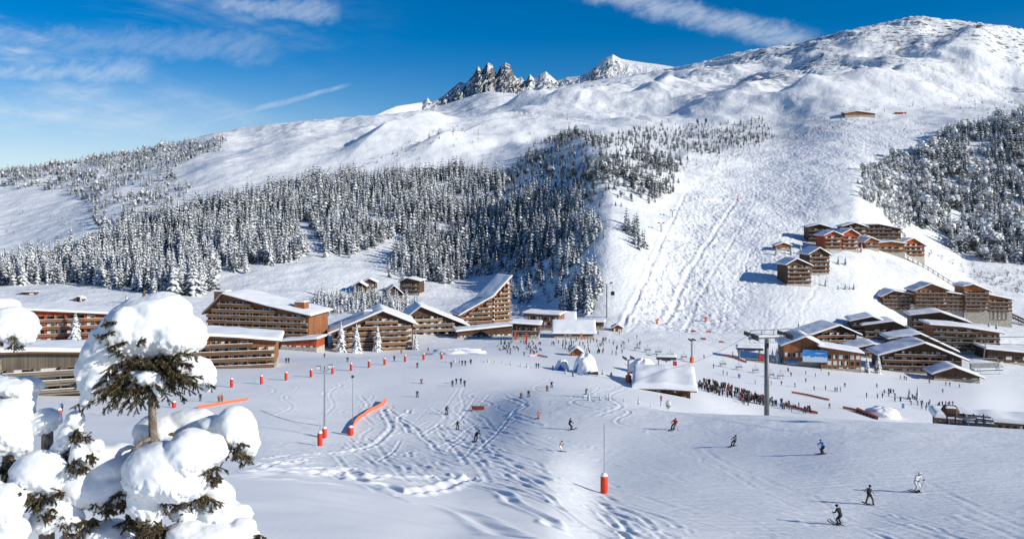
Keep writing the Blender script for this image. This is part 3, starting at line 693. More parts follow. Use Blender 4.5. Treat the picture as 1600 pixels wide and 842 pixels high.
FOREST_LABEL = {
 'left forest': 'snow-dusted spruce in the dense forest belt above the long timber apartment blocks',
 'middle forest': 'snow-dusted spruce on the shaded slope left of the gondola mast',
 'upper forest': 'small snowy conifer on the open slope above the shaded ravine',
 'ridge forest': 'small snowy conifer in the upper wood along the left skyline',
 'right forest': 'frosted tree in the steep wood right of the hillside chalets',
 'valley trees': 'snowy spruce in the row behind the big gabled apartment block',
}
DET = [spruce_arrays(12, 9, 400+i, r) for i, r in enumerate((.15, .17, .19, .21, .165, .22))]
def tree_mesh(i, mat='needles'):
    V, T, A = (DET[i] if i < 6 else FAR[i])
    tv, tf = trunk_arrays(.018, .9)
    return new_mesh('spruce_tree', V, [tuple(t) for t in T], [M[mat if i < 6 else 'frost']], attrs={'snow': A}), new_mesh('trunk', np.array(tv), tf, [M['bark']])
order = sorted(range(NTALL), key=lambda i: -TREES[i][3]/TREES[i][1])
NEARSET = set(order[:262])
_tm = {}
for i in order[:262]:
    x, y, z, h, v, nm = TREES[i]
    if v not in _tm: _tm[v] = tree_mesh(v)
    o = bpy.data.objects.new('spruce_tree', _tm[v][0]); COL.objects.link(o); link('trunk', _tm[v][1], o)
    o.location = (x, y, z-.3); o.rotation_euler = (0, 0, RNG.uniform(0, 6.28)); s = h*RNG.uniform(.9, 1.15); o.scale = (s, s, h)
    tag(o, FOREST_LABEL[nm], 'tree', 'trees of the '+nm)

SNOWY = {'upper forest': .62, 'scrub': .6, 'right forest': .95, 'middle forest': .85, 'left forest': .92, 'ridge forest': .8}
def merged(name, items, mat_of, kind='stuff'):
    Vs, Ts, As, Ms = [], [], [], []; off = 0
    for v in sorted(set(t[4] for t in items)):
        it = [t for t in items if t[4] == v]; V, T, A = FAR[v]; n = len(it)
        ang = RNG.uniform(0, 6.28, n); h = np.array([t[3] for t in it]); w = h*RNG.uniform(.85, 1.2, n)
        c, s = np.cos(ang)*w, np.sin(ang)*w
        X = V[None,:,0]*c[:,None] - V[None,:,1]*s[:,None] + np.array([t[0] for t in it])[:,None]
        Y = V[None,:,0]*s[:,None] + V[None,:,1]*c[:,None] + np.array([t[1] for t in it])[:,None]
        Zz = V[None,:,2]*h[:,None] + np.array([t[2] for t in it])[:,None] - .3
        Vs.append(np.stack([X, Y, Zz], -1).reshape(-1, 3))
        Ts.append((T[None] + (np.arange(n)*len(V))[:,None,None] + off).reshape(-1, 3)); off += n*len(V)
        br = np.clip(A[None,:]*(RNG.uniform(.6, 1.2, n)*np.array([SNOWY.get(t[5], 1) for t in it]))[:,None], 0, 1)
        As.append(br.ravel()); Ms.append(np.full(n*len(T), 0 if v < 6 else 1, np.int32))
    me = new_mesh(name, np.concatenate(Vs), np.concatenate(Ts), [M['needles'], M['frost']], np.concatenate(Ms), attrs={'snow': np.concatenate(As)})
    return tag(link(name, me), kind=kind)
merged('spruce_forest', [t for i, t in enumerate(TREES[:NTALL]) if i not in NEARSET], None)
merged('mountain_scrub', TREES[NTALL:], None)

# single trees with a trunk and a crown of their own
_crowns = {}
def single_tree(px, py, hpx, label, ymin=300, mat='needles_heavy', v=0, group=None, wide=1., broad=False, at=None):
    p = at if at is not None else hit(px, py, ymin); h = hpx/F*p.y
    key = (v, mat, broad)
    if key not in _crowns:
        if broad: V, T, A = round_arrays(150, 700+v, .3)
        else: V, T, A = spruce_arrays(17, 12, 600+v, .20, .75, .07)
        tv, tf = trunk_arrays(.016, .9)
        _crowns[key] = (new_mesh('crown', V, [tuple(t) for t in T], [M[mat]], attrs={'snow': A}), new_mesh('trunk', np.array(tv), tf, [M['bark']]))
    t = thing('spruce_tree', label, 'tree', (p.x, p.y, p.z-.15), RNG.uniform(0, 6), group); t.scale = (h*wide, h*wide, h)
    link('crown', _crowns[key][0], t); link('trunk', _crowns[key][1], t)
    return t
# ------------------------------------------------------------------ buildings
M['wall_brown'] = wood('brown_boards', (.30, .125, .055)); M['wall_red'] = wood('red_boards', (.40, .075, .030)); M['wall_dark'] = wood('dark_boards', (.105, .058, .036))
M['wall_grey'] = wood('weathered_boards', (.155, .125, .098)); M['wall_orange'] = wood('orange_boards', (.40, .145, .05)); M['stone'] = plain('rendered_stone', (.42, .38, .32), .85, .3, 1.2)
M['rail'] = wood('balcony_boards', (.30, .165, .085), .16, False); M['rail_dark'] = wood('dark_balcony_boards', (.17, .105, .065), .16, False); M['rail_grey'] = wood('grey_balcony_boards', (.21, .175, .135), .16, False)
M['eave'] = wood('eave_boards', (.18, .10, .06), .2, False); M['pale_wood'] = wood('pale_trim', (.42, .31, .21), .2, False)
M['glass'] = plain('dark_window', (.018, .020, .024), .12, .3, 1.)
M['curtain'] = plain('white_curtain', (.72, .69, .63), .8, .12, 2.); M['steel'] = plain('galvanised_steel', (.30, .31, .32), .45, .15, 2., .6); M['dark_metal'] = plain('dark_painted_metal', (.045, .047, .05), .5, .2)
M['black'] = plain('black_rubber', (.02, .02, .022), .7); M['concrete'] = plain('concrete', (.36, .35, .33), .9)
WINS = {}
def win_mesh(w, h, kind):
    k = (round(w, 1), round(h, 1), kind)
    if k not in WINS:
        b = MB(); f = .09
        b.box(-w/2, w/2, -.07, .0, 0, f, 0); b.box(-w/2, w/2, -.07, 0, h-f, h, 0)
        b.box(-w/2, -w/2+f, -.07, 0, f, h-f, 0); b.box(w/2-f, w/2, -.07, 0, f, h-f, 0)
        b.box(-w/2+f, w/2-f, -.03, .0, f, h-f, 1)
        if kind: 
            c = {1: (-.5, .0), 2: (.02, .5), 3: (-.5, .5)}[kind]
            b.box(c[0]*(w-2*f), c[1]*(w-2*f), -.045, -.03, f, h-f, 2)
        WINS[k] = b.mesh('window', [M['pale_wood'], M['glass'], M['curtain']])
    return WINS[k]
def snow_slab(name, line, y0, y1, thick, parent, slope=0., seed=0, step=1.1, over=.25):
    """snow lying on a roof whose section is the polyline line [(x,z)...], from y0 to y1, soft rounded rims"""
    rg = np.random.default_rng(seed+5)
    xs = [p[0] for p in line]; x0, x1 = xs[0]-over, xs[-1]+over
    nx = max(6, int((x1-x0)/step)); ny = max(5, int((y1-y0+2*over)/step))
    X = np.unique(np.concatenate([np.linspace(x0, x1, nx+1), xs, [x0+.12, x0+.4, x1-.12, x1-.4]])); Yv = np.unique(np.concatenate([np.linspace(y0-over, y1+over, ny+1), [y0-over+.12, y0-over+.4, y1+over-.12, y1+over-.4]]))
    gx, gy = np.meshgrid(X, Yv)
    def zz(x):
        s0 = (line[1][1]-line[0][1])/(line[1][0]-line[0][0]); s1 = (line[-1][1]-line[-2][1])/(line[-1][0]-line[-2][0])
        r = np.interp(x, xs, [p[1] for p in line])
        r = np.where(x < xs[0], line[0][1]+(x-xs[0])*s0, r); return np.where(x > xs[-1], line[-1][1]+(x-xs[-1])*s1, r)
    jag = .12*fbm(gx+seed*11, gy, 2.5, 3); d = np.minimum(np.minimum(gx-x0, x1-gx), np.minimum(gy-Yv[0], Yv[-1]-gy))
    rim = np.sqrt(np.clip(d/.7, 0, 1)*(2-np.clip(d/.7, 0, 1)))
    base = zz(gx)+slope*gy
    # soften the ridge line: blur the section
    zs = (zz(gx-.6)+zz(gx+.6)+zz(gx))/3+slope*gy
    top = zs + thick*(.12+.88*rim)*(1+.22*fbm(gx+seed*3.1, gy, 5, 3)) + jag*.3
    nR, nC = gx.shape
    V = np.concatenate([np.stack([gx, gy, top], -1).reshape(-1, 3), np.stack([gx, gy, base+.01], -1).reshape(-1, 3)])
    idx = np.arange(nR*nC).reshape(nR, nC); o = nR*nC
    Fq = [tuple(q) for q in np.stack([idx[:-1,:-1], idx[:-1,1:], idx[1:,1:], idx[1:,:-1]], -1).reshape(-1, 4)]
    ring = list(idx[0,:]) + list(idx[1:,-1]) + list(idx[-1,-2::-1]) + list(idx[-2:0:-1,0])
    Fq += [(a, a+o, b+o, b) for a, b in zip(ring, ring[1:]+ring[:1])]
    return link(name, new_mesh(name, V, Fq, [M['snow']], smooth=True), parent)

def block(t, w, d, line, floors, fh, bays, wall='wall_brown', rail='rail', snow=.75, over=1.3, slope=0., x0=0., y0=0., z0=0., balcony=True, side_win=(0, 0), seed=1, ground='stone', found=9., first_balc=1, winh=None, plinth=True, balc_d=1.35, roof_w=None, accent=None, bal_x=(0., 1.)):
    """one volume of a building: front wall on y=y0 facing -y, section top = line [(x,z)] with x in -w/2..w/2"""
    rg = random.Random(seed)
    line = [(x+x0, z+z0) for x, z in line]; xl, xr = line[0][0], line[-1][0]
    def top(x): return float(np.interp(x, [p[0] for p in line], [p[1] for p in line]))
    # walls
    b = MB(); n = len(line)
    lo = z0-found
    vs = [(x, y0, z-.05+slope*0) for x, z in line] + [(xr, y0, lo), (xl, y0, lo)]
    vs += [(x, y0+d, z-.05+slope*d) for x, z in line] + [(xr, y0+d, lo), (xl, y0+d, lo)]
    m = n+2
    b.add(vs, [tuple(range(m)), tuple(reversed(range(m, 2*m)))] + [(i, i+m, (i+1) % m+m, (i+1) % m) for i in range(m)])
    b.build('wall', M[wall], t)
    if plinth:
        p = MB(); p.box(xl-.12, xr+.12, y0-.12, y0+d*.98, lo+.1, z0+fh*.55); p.build('plinth', M[ground], t)
    # roof: boards under the snow, rim boards
    ex = [(line[0][0]-over*.9, line[0][1]-over*.9*(line[1][1]-line[0][1])/(line[1][0]-line[0][0]))] + line[1:-1] + [(line[-1][0]+over*.9, line[-1][1]+over*.9*(line[-1][1]-line[-2][1])/(line[-1][0]-line[-2][0]))]
    b = MB(); th = .38; k = len(ex)
    ya, yb = y0-over, y0+d+over*.5
    vs = [(x, ya, z+slope*(ya-y0)) for x, z in ex] + [(x, ya, z+th+slope*(ya-y0)) for x, z in reversed(ex)]
    vs += [(x, yb, z+slope*(yb-y0)) for x, z in ex] + [(x, yb, z+th+slope*(yb-y0)) for x, z in reversed(ex)]
    fs = []
    for i in range(k-1):
        j = 2*k-1-i
        fs += [(i, i+1, j-1, j), (i+2*k, j+2*k, j-1+2*k, i+1+2*k), (i, i+2*k, i+1+2*k, i+1), (j, j-1, j-1+2*k, j+2*k)]
    fs += [(0, 2*k-1, 4*k-1, 2*k), (k-1, k-1+2*k, k+2*k, k)]
    b.add(vs, fs)
    r = b.build('roof', M['eave'], t)
    if snow:
        snow_slab('roof_snow', [(x, z+th-slope*y0) for x, z in ex], ya, yb, snow, r, slope, seed)
    # windows and balconies
    bw = (xr-xl)/bays; wh = winh or min(2.05, fh*.72)
    for f in range(floors):
        zf = z0+f*fh+.05
        for i in range(bays):
            xc = xl+(i+.5)*bw
            if min(top(xc-bw*.42), top(xc+bw*.42)) < zf+wh+.35: continue
            o = bpy.data.objects.new('window', win_mesh(min(bw*.74, 2.8), wh, rg.choice([0, 0, 1, 2, 3, 3, 1]))); COL.objects.link(o); o.parent = t; o.location = (xc, y0, zf+.12)
        if balcony and f >= first_balc:
            xs = np.arange(xl+.1+bal_x[0]*(xr-xl), xl+bal_x[1]*(xr-xl)-.05, .5); ok = [x for x in xs if top(x) > zf+1.9]
            if len(ok) > 4:
                a, c = ok[0], ok[-1]; q = MB(); D = balc_d
                q.box(a, c, y0-D, y0-.004, zf-.16, zf, 0)
                q.box(a, c, y0-D-.06, y0-D, zf-.25, zf+.16, 0); edges = [a]+[xl+i*bw for i in range(1, bays) if a+.3 < xl+i*bw < c-.3]+[c]
                for e0, e1 in zip(edges, edges[1:]): q.box(e0+.02, e1-.02, y0-D-.05, y0-D+.01, zf+.2+rg.choice([0, .05, .1]), zf+.80, 4 if rg.random() < .22 else 0)
                q.box(a, c, y0-D-.12, y0-D+.06, zf+.84, zf+.92, 1)
                q.box(a, a+.08, y0-D, y0-.004, zf, zf+.95, 0); q.box(c-.08, c, y0-D, y0-.004, zf, zf+.95, 0)
                if snow: q.box(a+.05, c-.05, y0-D-.1, y0-D+.05, zf+.922, zf+1.0, 2)
                for i in range(1, bays):
                    x = xl+i*bw
                    if a+.5 < x < c-.5: q.box(x-.07, x+.07, y0-D+.02, y0-.004, zf+.002, min(zf+fh-.3, top(x)-.3), 3 if i % 2 else 0)
                q.build('balcony', [M[rail], M['pale_wood'], M['snow'], M[accent or wall], M['rail_dark'] if rail != 'rail_dark' else M['rail']], t)
        for side, cnt in ((-1, side_win[0]), (1, side_win[1])):
            for i in range(cnt):
                yc = y0+d*(i+.5)/cnt; x = xl if side < 0 else xr
                if top(x)+slope*(yc-y0) < zf+wh+.3: continue
                o = bpy.data.objects.new('window', win_mesh(1.7, wh*.85, rg.choice([0, 1, 3]))); COL.objects.link(o); o.parent = t; o.location = (x, yc, zf+.25); o.rotation_euler = (0, 0, side*math.pi/2)
    return t
def chimney(t, x, y, z, w=1.6, d=2.2, h=2.4, mat='wall_brown', seed=3):
    b = MB(); b.box(x-w/2, x+w/2, y-d/2, y+d/2, z-1.2, z+h); c = b.build('chimney', M[mat], t)
    snow_slab('chimney_snow', [(x-w/2-.1, z+h), (x+w/2+.1, z+h)], y-d/2-.1, y+d/2+.1, .55, c, 0, seed, .5, .08)
def spot(px, py, Y=None, ymin=200):
    if Y is None: return hit(px, py, ymin)
    return Vector(((px-800)/F*Y, Y, CZ-(py-HY)/F*Y))
def lodge(pxl, pxr, pyb, rot, outline, label, floors=3, bays=6, depth=14, cat='apartment block', Y=None, ymin=220, name='apartment_building', group=None, gap=True, **kw):
    """facade spanning photo columns pxl..pxr standing at photo row pyb; outline = [(t, height in photo px)]"""
    pc = (pxl+pxr)/2; p = spot(pc, pyb, Y, ymin); s = p.y/F
    w = (pxr-pxl)*s/max(.35, math.cos(R(rot))+ (pc-800)/F*math.sin(R(rot)))
    t = thing(name, label, cat, p, R(rot), group)
    line = [((u-.5)*w, h*s) for u, h in outline]
    top = max(h for u, h in outline)*s
    fh = kw.pop('fh', None) or min(h for u, h in outline[:1]+outline[-1:])*s/max(1, floors) if not kw.get('fhpx') else kw.pop('fhpx')*s
    block(t, w, depth, line, floors, fh, bays, **kw)
    g = ground(p.x, p.y)
    t['_s'] = s; t['_w'] = w
    return t
def done(t):
    for k in ('_s', '_w'):
        if k in t: del t[k]

# --- left group
B = lodge(20, 185, 546, 14, [(0, 66), (1, 50)], 'red-orange boarded apartment block under a flat snowy roof, above the grey timber one', 5, 14, 16, wall='wall_red', rail='rail', fhpx=11.2, seed=2, over=1.6, found=14)
B = lodge(-60, 128, 617, 20, [(0, 70), (.55, 66), (1, 58)], 'grey weathered timber building with a thick flat roof of snow, at the left edge', 3, 7, 9, wall='wall_grey', rail='rail_grey', fhpx=14.5, seed=3, over=1.4, cat='timber building', winh=1.2, ymin=150, first_balc=0, plinth=False, found=14)
B = lodge(311, 494, 540, -13, [(0, 52), (.17, 79), (.62, 62), (1, 50)], 'largest brown gabled apartment block with eight rows of balconies', 8, 15, 17, wall='wall_brown', rail='rail', fhpx=8.7, seed=4, over=1.8, accent='wall_orange', found=16, first_balc=0)
s, w = B['_s'], B['_w']
chimney(B, -.42*w, 5, 70*s, 5.5, 4, 3.0, 'wall_brown', 1); chimney(B, .36*w, 6, 60*s, 4.5, 4, 2.0, 'wall_brown', 2)
B = lodge(436, 497, 548, -10, [(0, 13), (1, 18)], 'low red-brown annex with a snowy flat roof, right of the largest gabled block', 1, 5, 8, wall='wall_red', fhpx=11, seed=5, over=.8, balcony=False, cat='annex', found=10, Y=None)
B = lodge(296, 421, 575, 13, [(0, 54), (.58, 47), (1, 40)], 'long low dark timber apartment block standing in front of the largest gabled one', 4, 10, 14, wall='wall_brown', rail='rail_dark', fhpx=11.2, ymin=150, seed=6, over=1.6, accent='wall_orange', found=14, first_balc=0)
B = lodge(524, 641, 547, 13, [(0, 29), (.62, 60), (1, 40)], 'gabled chalet block with dark left wall and three snowy spruces in front', 6, 10, 20, wall='wall_dark', rail='rail', fhpx=8.4, seed=7, over=1.8, accent='wall_orange', found=14, first_balc=0, side_win=(2, 0))
s, w = B['_s'], B['_w']; chimney(B, -.05*w, 8, 50*s, 3.5, 3, 2.2, 'stone', 4)
B = lodge(628, 727, 533, 13, [(0, 30), (.30, 54), (1, 23)], 'gabled chalet block with pale balcony rails, right of the one behind the three spruces', 5, 9, 18, wall='wall_dark', rail='pale_wood', fhpx=8.2, seed=8, over=1.8, accent='wall_orange', found=14, first_balc=0, Y=395)
s, w = B['_s'], B['_w']; chimney(B, -.12*w, 7, 44*s, 3.5, 3, 2.0, 'stone', 5)
B = lodge(720, 769, 511, 20, [(0, 20), (1, 46)], 'tall brown apartment tower with a steep snow-covered roof rising to a point', 6, 6, 15, wall='wall_brown', rail='rail', fhpx=6.9, seed=9, over=1.3, accent='wall_orange', found=16, first_balc=0, Y=430)
s, w = B['_s'], B['_w']; sx = 23*s
tw = sx/math.cos(R(40))
b2 = thing('side_wing', None, None); b2.parent = B; b2.location = (w/2-.3, 0, 0); b2.rotation_euler = (0, 0, R(22))
for k in ('label', 'category'):
    if k in b2: del b2[k]
block(b2, 0, 11, [(0, 46*s), (tw*1.25, 74*s)], 11, 6.9*s, 5, wall='wall_orange', rail='rail', snow=.7, over=1.0, first_balc=0, seed=10, found=16)
B = lodge(716, 800, 530, 14, [(0, 13), (1, 19)], 'snow-roofed arcade wing along the foot of the pointed apartment tower', 1, 10, 9, wall='wall_dark', fhpx=9, seed=11, over=1., balcony=False, cat='arcade', found=8, Y=385)
B = lodge(801, 841, 530, -6, [(0, 24), (1, 22)], 'dark timber restaurant with snowy flat roof behind the crowded terrace', 2, 6, 10, wall='wall_dark', rail='rail_dark', fhpx=10.5, seed=12, over=1.2, cat='restaurant', name='restaurant', found=8, accent='wall_brown')
B = lodge(820, 872, 516, -18, [(0, 25), (.66, 24), (1, 24)], 'long red-brown building with a thick flat snow roof beside the restaurant', 3, 9, 12, wall='wall_brown', rail='rail_dark', fhpx=7.6, seed=13, over=.9, balcony=False, found=10)
B = lodge(866, 898, 516, -3, [(0, 12), (1, 12)], 'snow-roofed pavilion, the upper of the pair right of the red-brown building', 1, 5, 9, wall='wall_dark', fhpx=9, seed=14, over=1., slope=.42, balcony=False, cat='pavilion', found=8, Y=425, name='pavilion')
B = lodge(867, 927, 529, -3, [(0, 9), (1, 9)], 'low snow-roofed pavilion with dark glass front facing the crowd', 1, 9, 9, wall='wall_dark', fhpx=8.4, seed=15, over=1.2, slope=.42, balcony=False, cat='pavilion', found=8, name='pavilion')
B = lodge(926, 942, 516, -10, [(0, 12), (1, 12)], 'small dark lift hut below the gondola mast', 1, 3, 6, wall='wall_dark', fhpx=9, seed=16, over=.8, balcony=False, cat='hut', found=8, name='lift_hut')
for a in ((552, 571, 459, 4, [(0, 12), (.5, 18), (1, 12)], 'small dark chalet, leftmost of four at the wood edge', 2, 3, 8),
          (567, 587, 455, 4, [(0, 14), (.5, 19), (1, 14)], 'small reddish chalet, second from left at the wood edge', 2, 3, 8),
          (603, 628, 471, 14, [(0, 12), (.5, 24), (1, 12)], 'small dark chalet with steep snowy gable, third from left at the wood edge', 2, 3, 10),
          (624, 656, 461, -14, [(0, 20), (.4, 26), (1, 22)], 'small dark chalet block, rightmost of four at the wood edge', 3, 4, 10)):
    lodge(a[0], a[1], a[2], a[3], a[4], a[5], a[6], a[7], a[8], wall='wall_dark', rail='rail_dark', snow=.6, over=1., cat='chalet', name='chalet', fhpx=6.3, ymin=400, seed=a[0], found=8, group='small chalets at the edge of the wood')
lodge(34, 54, 461, 4, [(0, 4), (1, 4)], 'tiny dark field shed by the road on the left', 1, 2, 4, wall='wall_dark', snow=.4, over=.4, cat='shed', name='field_shed', balcony=False, fhpx=4, ymin=380, found=4, plinth=False)
lodge(117, 128, 471, 4, [(0, 4), (.5, 7), (1, 4)], 'tiny dark shed with a small tree behind it on the left meadow', 1, 1, 4, wall='wall_dark', snow=.5, over=.4, cat='shed', name='field_shed', balcony=False, fhpx=4, ymin=380, found=4, plinth=False)
# --- right group, from the valley up
B = lodge(1228, 1282, 572, -10, [(0, 32), (.55, 45), (1, 32)], 'brown lift building with a blue billboard on its front', 2, 5, 16, wall='wall_brown', fhpx=13, seed=21, over=1.4, balcony=False, cat='lift building', found=12, name='lift_building')
s, w = B['_s'], B['_w']
block(B, 0, 12, [(0, 37*s), (58*s, 29*s)], 3, 9.5*s, 7, wall='wall_brown', x0=w/2-5*s, y0=-3, snow=.8, over=1.1, balcony=False, seed=22, found=14, z0=-5*s)
n = N('billboard_sky'); c = n.coord('Generated'); sp = n.node('ShaderNodeSeparateXYZ'); n.set(sp.inputs[0], c)
hz = n.math('ADD', sp.outputs[2], n.math('MULTIPLY', n.math('SUBTRACT', n.noise(c, 5, 4), .5), .55))
n.finish(n.mix(n.ramp(hz, .42, .5), (.55, .65, .75), n.mix(n.ramp(n.noise(n.mapping(c, (1, 1, 3)), 4, 4), .5, .7), (.02, .22, .62), (.35, .55, .8))), .5); M['poster'] = n.m
b = MB(); b.box(-.05*w, .5*w+4*s, -3.30, -3.16, 9*s, 28*s, 0); b.box(-.05*w-.2, .5*w+4*s+.2, -3.34, -3.05, 8.2*s, 9*s, 1); b.box(-.05*w-.2, .5*w+4*s+.2, -3.34, -3.05, 28*s, 28.6*s, 1)
b.build('billboard', [M['poster'], M['dark_metal']], B)
b = MB(); b.box(-.42*w, -.15*w, -.3, -.1, 2*s, 8*s, 0); b.build('banner', [M['poster']], B)
B = lodge(1258, 1342, 542, 6, [(0, 18), (.62, 33), (1, 20)], 'dark gabled chalet with two pale balconies, behind the lift building', 3, 7, 16, wall='wall_dark', rail='rail', fhpx=8, seed=23, over=2., cat='chalet', name='chalet', found=12, ymin=300)
B = lodge(1337, 1382, 526, -14, [(0, 24), (.55, 31), (1, 22)], 'dark chalet, farthest left of the stepped snowy roofs', 3, 4, 15, wall='wall_dark', rail='rail_dark', fhpx=7.6, seed=24, over=1.8, cat='chalet', name='chalet', found=12, ymin=300)
B = lodge(1358, 1424, 536, -12, [(0, 27), (.55, 34), (1, 18)], 'dark chalet with a broad tilted snow roof, between two stepped neighbours', 3, 6, 15, wall='wall_dark', rail='rail_dark', fhpx=7.6, seed=25, over=2., cat='chalet', name='chalet', found=12, ymin=300)
B = lodge(1334, 1392, 560, -8, [(0, 14), (.5, 22), (1, 16)], 'low dark lodge with blue-shaded snow roof, left of the big balconied chalet', 2, 5, 14, wall='wall_dark', rail='rail_dark', fhpx=8, seed=26, over=1.8, cat='chalet', name='chalet', found=12, ymin=290)
B = lodge(1400, 1482, 566, -10, [(0, 36), (.45, 44), (1, 20)], 'dark chalet whose roof steps down in bands, directly behind the big balconied chalet', 3, 7, 12, wall='wall_dark', rail='rail_dark', fhpx=7.6, seed=27, over=2., cat='chalet', name='chalet', found=12, ymin=300)
B = lodge(1385, 1494, 584, -8, [(0, 29), (.52, 48), (1, 25)], 'big dark wooden chalet with four rows of snowy balconies, by the flat snow front', 4, 12, 14, wall='wall_dark', rail='rail_dark', fhpx=9.2, seed=28, over=2.2, cat='chalet', name='chalet', found=12, ymin=280, accent='wall_brown')
B = lodge(1436, 1500, 528, -16, [(0, 34), (.5, 40), (1, 26)], 'dark chalet with a long tilted snow roof, below the long hillside block', 4, 6, 14, wall='wall_dark', rail='rail_dark', fhpx=7.6, seed=29, over=1.8, cat='chalet', name='chalet', found=12, ymin=320)
B = lodge(1466, 1552, 553, -10, [(0, 44), (.42, 42), (1, 34)], 'wide reddish-brown chalet block with three balconied floors, right of the stepped roofs', 5, 10, 15, wall='wall_brown', rail='rail_dark', fhpx=8.0, seed=30, over=2., cat='apartment block', found=12, ymin=300, accent='wall_dark')
B = lodge(1552, 1640, 571, -8, [(0, 24), (.5, 20), (1, 18)], 'long low building with a shaded snow roof at the right edge', 2, 8, 16, wall='wall_dark', rail='rail_dark', fhpx=8, seed=31, over=1.6, cat='lodge', name='lodge', found=12, ymin=300, balcony=False)
B = lodge(1466, 1524, 596, -10, [(0, 12), (.42, 22), (1, 8)], 'open dark wooden snack hut with a snowy gable, below the big balconied chalet', 1, 5, 9, wall='wall_dark', fhpx=8, seed=32, over=1.6, cat='hut', name='snack_hut', balcony=False, found=8, ymin=270)
# long hillside block
B = lodge(1381, 1424, 487, -6, [(0, 24), (.35, 32), (1, 27)], 'long terracotta hillside apartment block with several roofs and an arched stone base', 5, 7, 14, wall='wall_brown', rail='eave', fhpx=5.8, seed=33, over=1.3, found=14, ymin=430)
s, w = B['_s'], B['_w']
block(B, 0, 14, [(0, 34*s), (24*s, 44*s), (48*s, 35*s)], 6, 5.8*s, 7, wall='wall_brown', rail='eave', x0=w/2, y0=-3, seed=34, over=1.3, found=14, accent='wall_orange')
block(B, 0, 13, [(0, 31*s), (28*s, 27*s)], 5, 5.8*s, 4, wall='wall_brown', rail='eave', x0=w/2+48*s, y0=-2, seed=35, over=1.2, found=14)
block(B, 0, 14, [(0, 41*s), (12*s, 44*s), (36*s, 34*s)], 6, 5.8*s, 5, wall='wall_orange', rail='eave', x0=w/2+73*s, y0=-3, seed=36, over=1.2, found=16)
block(B, 0, 11, [(0, 30*s), (34*s, 23*s)], 4, 5.8*s, 5, wall='wall_brown', rail='eave', x0=w/2+109*s, y0=-2, seed=37, over=1.2, found=16, z0=-2*s)
q = MB(); q.box(w/2-6*s, w/2+26*s, -3.6, -.2, -6, 13*s); q.build('stone_base', M['stone'], B)
for k in range(5): q = MB(); q.box(w/2+111*s+k*6*s, w/2+114*s+k*6*s, -2.8, -2.16, -9*s, 3*s); q.build('pillar', M['stone'], B)
# two stacked blocks on the spur
lodge(1263, 1297, 430, 6, [(0, 33), (.5, 42), (1, 32)], 'dark tall chalet block with doubled roofs, right one of the pair on the spur', 5, 4, 14, wall='wall_dark', rail='eave', fhpx=6.6, seed=38, over=1.3, found=14, ymin=400, accent='wall_brown')
lodge(1228, 1268, 447, 6, [(0, 34), (.4, 42), (1, 32)], 'dark tall chalet block with pale stone foot, left of the pair on the spur', 5, 4, 14, wall='wall_dark', rail='eave', fhpx=6.6, seed=39, over=1.3, found=14, ymin=400, accent='wall_brown')
# upper hamlet
UG = 'chalet blocks of the upper hamlet'
for a in ((1264, 1296, 380, -6, [(0, 25), (.5, 29), (1, 24)], 'dark chalet block at the left end of the upper hamlet', 4, 4, 'wall_dark'),
          (1287, 1316, 392, 6, [(0, 24), (.5, 30), (1, 24)], 'red chalet block, left of two red ones fronting the upper hamlet', 4, 3, 'wall_red'),
          (1314, 1343, 393, 8, [(0, 27), (.5, 34), (1, 26)], 'red chalet block with stone foot, right of two red ones fronting the upper hamlet', 4, 3, 'wall_red'),
          (1318, 1353, 370, -4, [(0, 16), (.5, 21), (1, 15)], 'dark low chalet block in the back row of the upper hamlet', 3, 4, 'wall_dark'),
          (1352, 1404, 377, -8, [(0, 25), (.4, 26), (1, 19)], 'long dark chalet block with white-framed windows in the back row of the upper hamlet', 4, 8, 'wall_dark'),
          (1350, 1374, 391, 6, [(0, 13), (.4, 19), (1, 14)], 'small brown chalet in the middle of the upper hamlet', 2, 3, 'wall_brown'),
          (1370, 1412, 397, -4, [(0, 16), (.5, 19), (1, 16)], 'low brown chalet with a plain stone front in the upper hamlet', 2, 4, 'wall_brown'),
          (1409, 1447, 404, 8, [(0, 25), (.45, 31), (1, 20)], 'red chalet block at the right end of the upper hamlet, by the covered stair', 4, 4, 'wall_red')):
    lodge(a[0], a[1], a[2], a[3], a[4], a[5], a[6], a[7], 13, wall=a[8], rail='eave', snow=.7, over=1.3, cat='chalet', name='chalet_block', fhpx=6., ymin=430, seed=a[0], found=14, group=UG)
lodge(1212, 1236, 392, 0, [(0, 8), (.5, 12), (1, 8)], 'tiny hut half hidden by snowy trees left of the upper hamlet', 1, 3, 7, wall='wall_brown', snow=.7, over=.8, cat='hut', name='hut', fhpx=6, ymin=430, found=8, balcony=False)
B = lodge(1322, 1366, 183, -4, [(0, 6), (.4, 9), (1, 5)], 'long low mountain restaurant alone on the high shoulder', 1, 7, 18, wall='wall_brown', snow=.5, over=1.5, cat='mountain hut', name='mountain_hut', balcony=False, fhpx=5, ymin=800, found=8, slope=.2)
lodge(1401, 1416, 179, 0, [(0, 3), (1, 3)], 'tiny reddish shed right of the mountain restaurant', 1, 2, 6, wall='wall_red', snow=.3, over=.5, cat='shed', name='shed', balcony=False, fhpx=2.6, ymin=800, found=5, plinth=False)
for o in list(COL.objects): done(o)
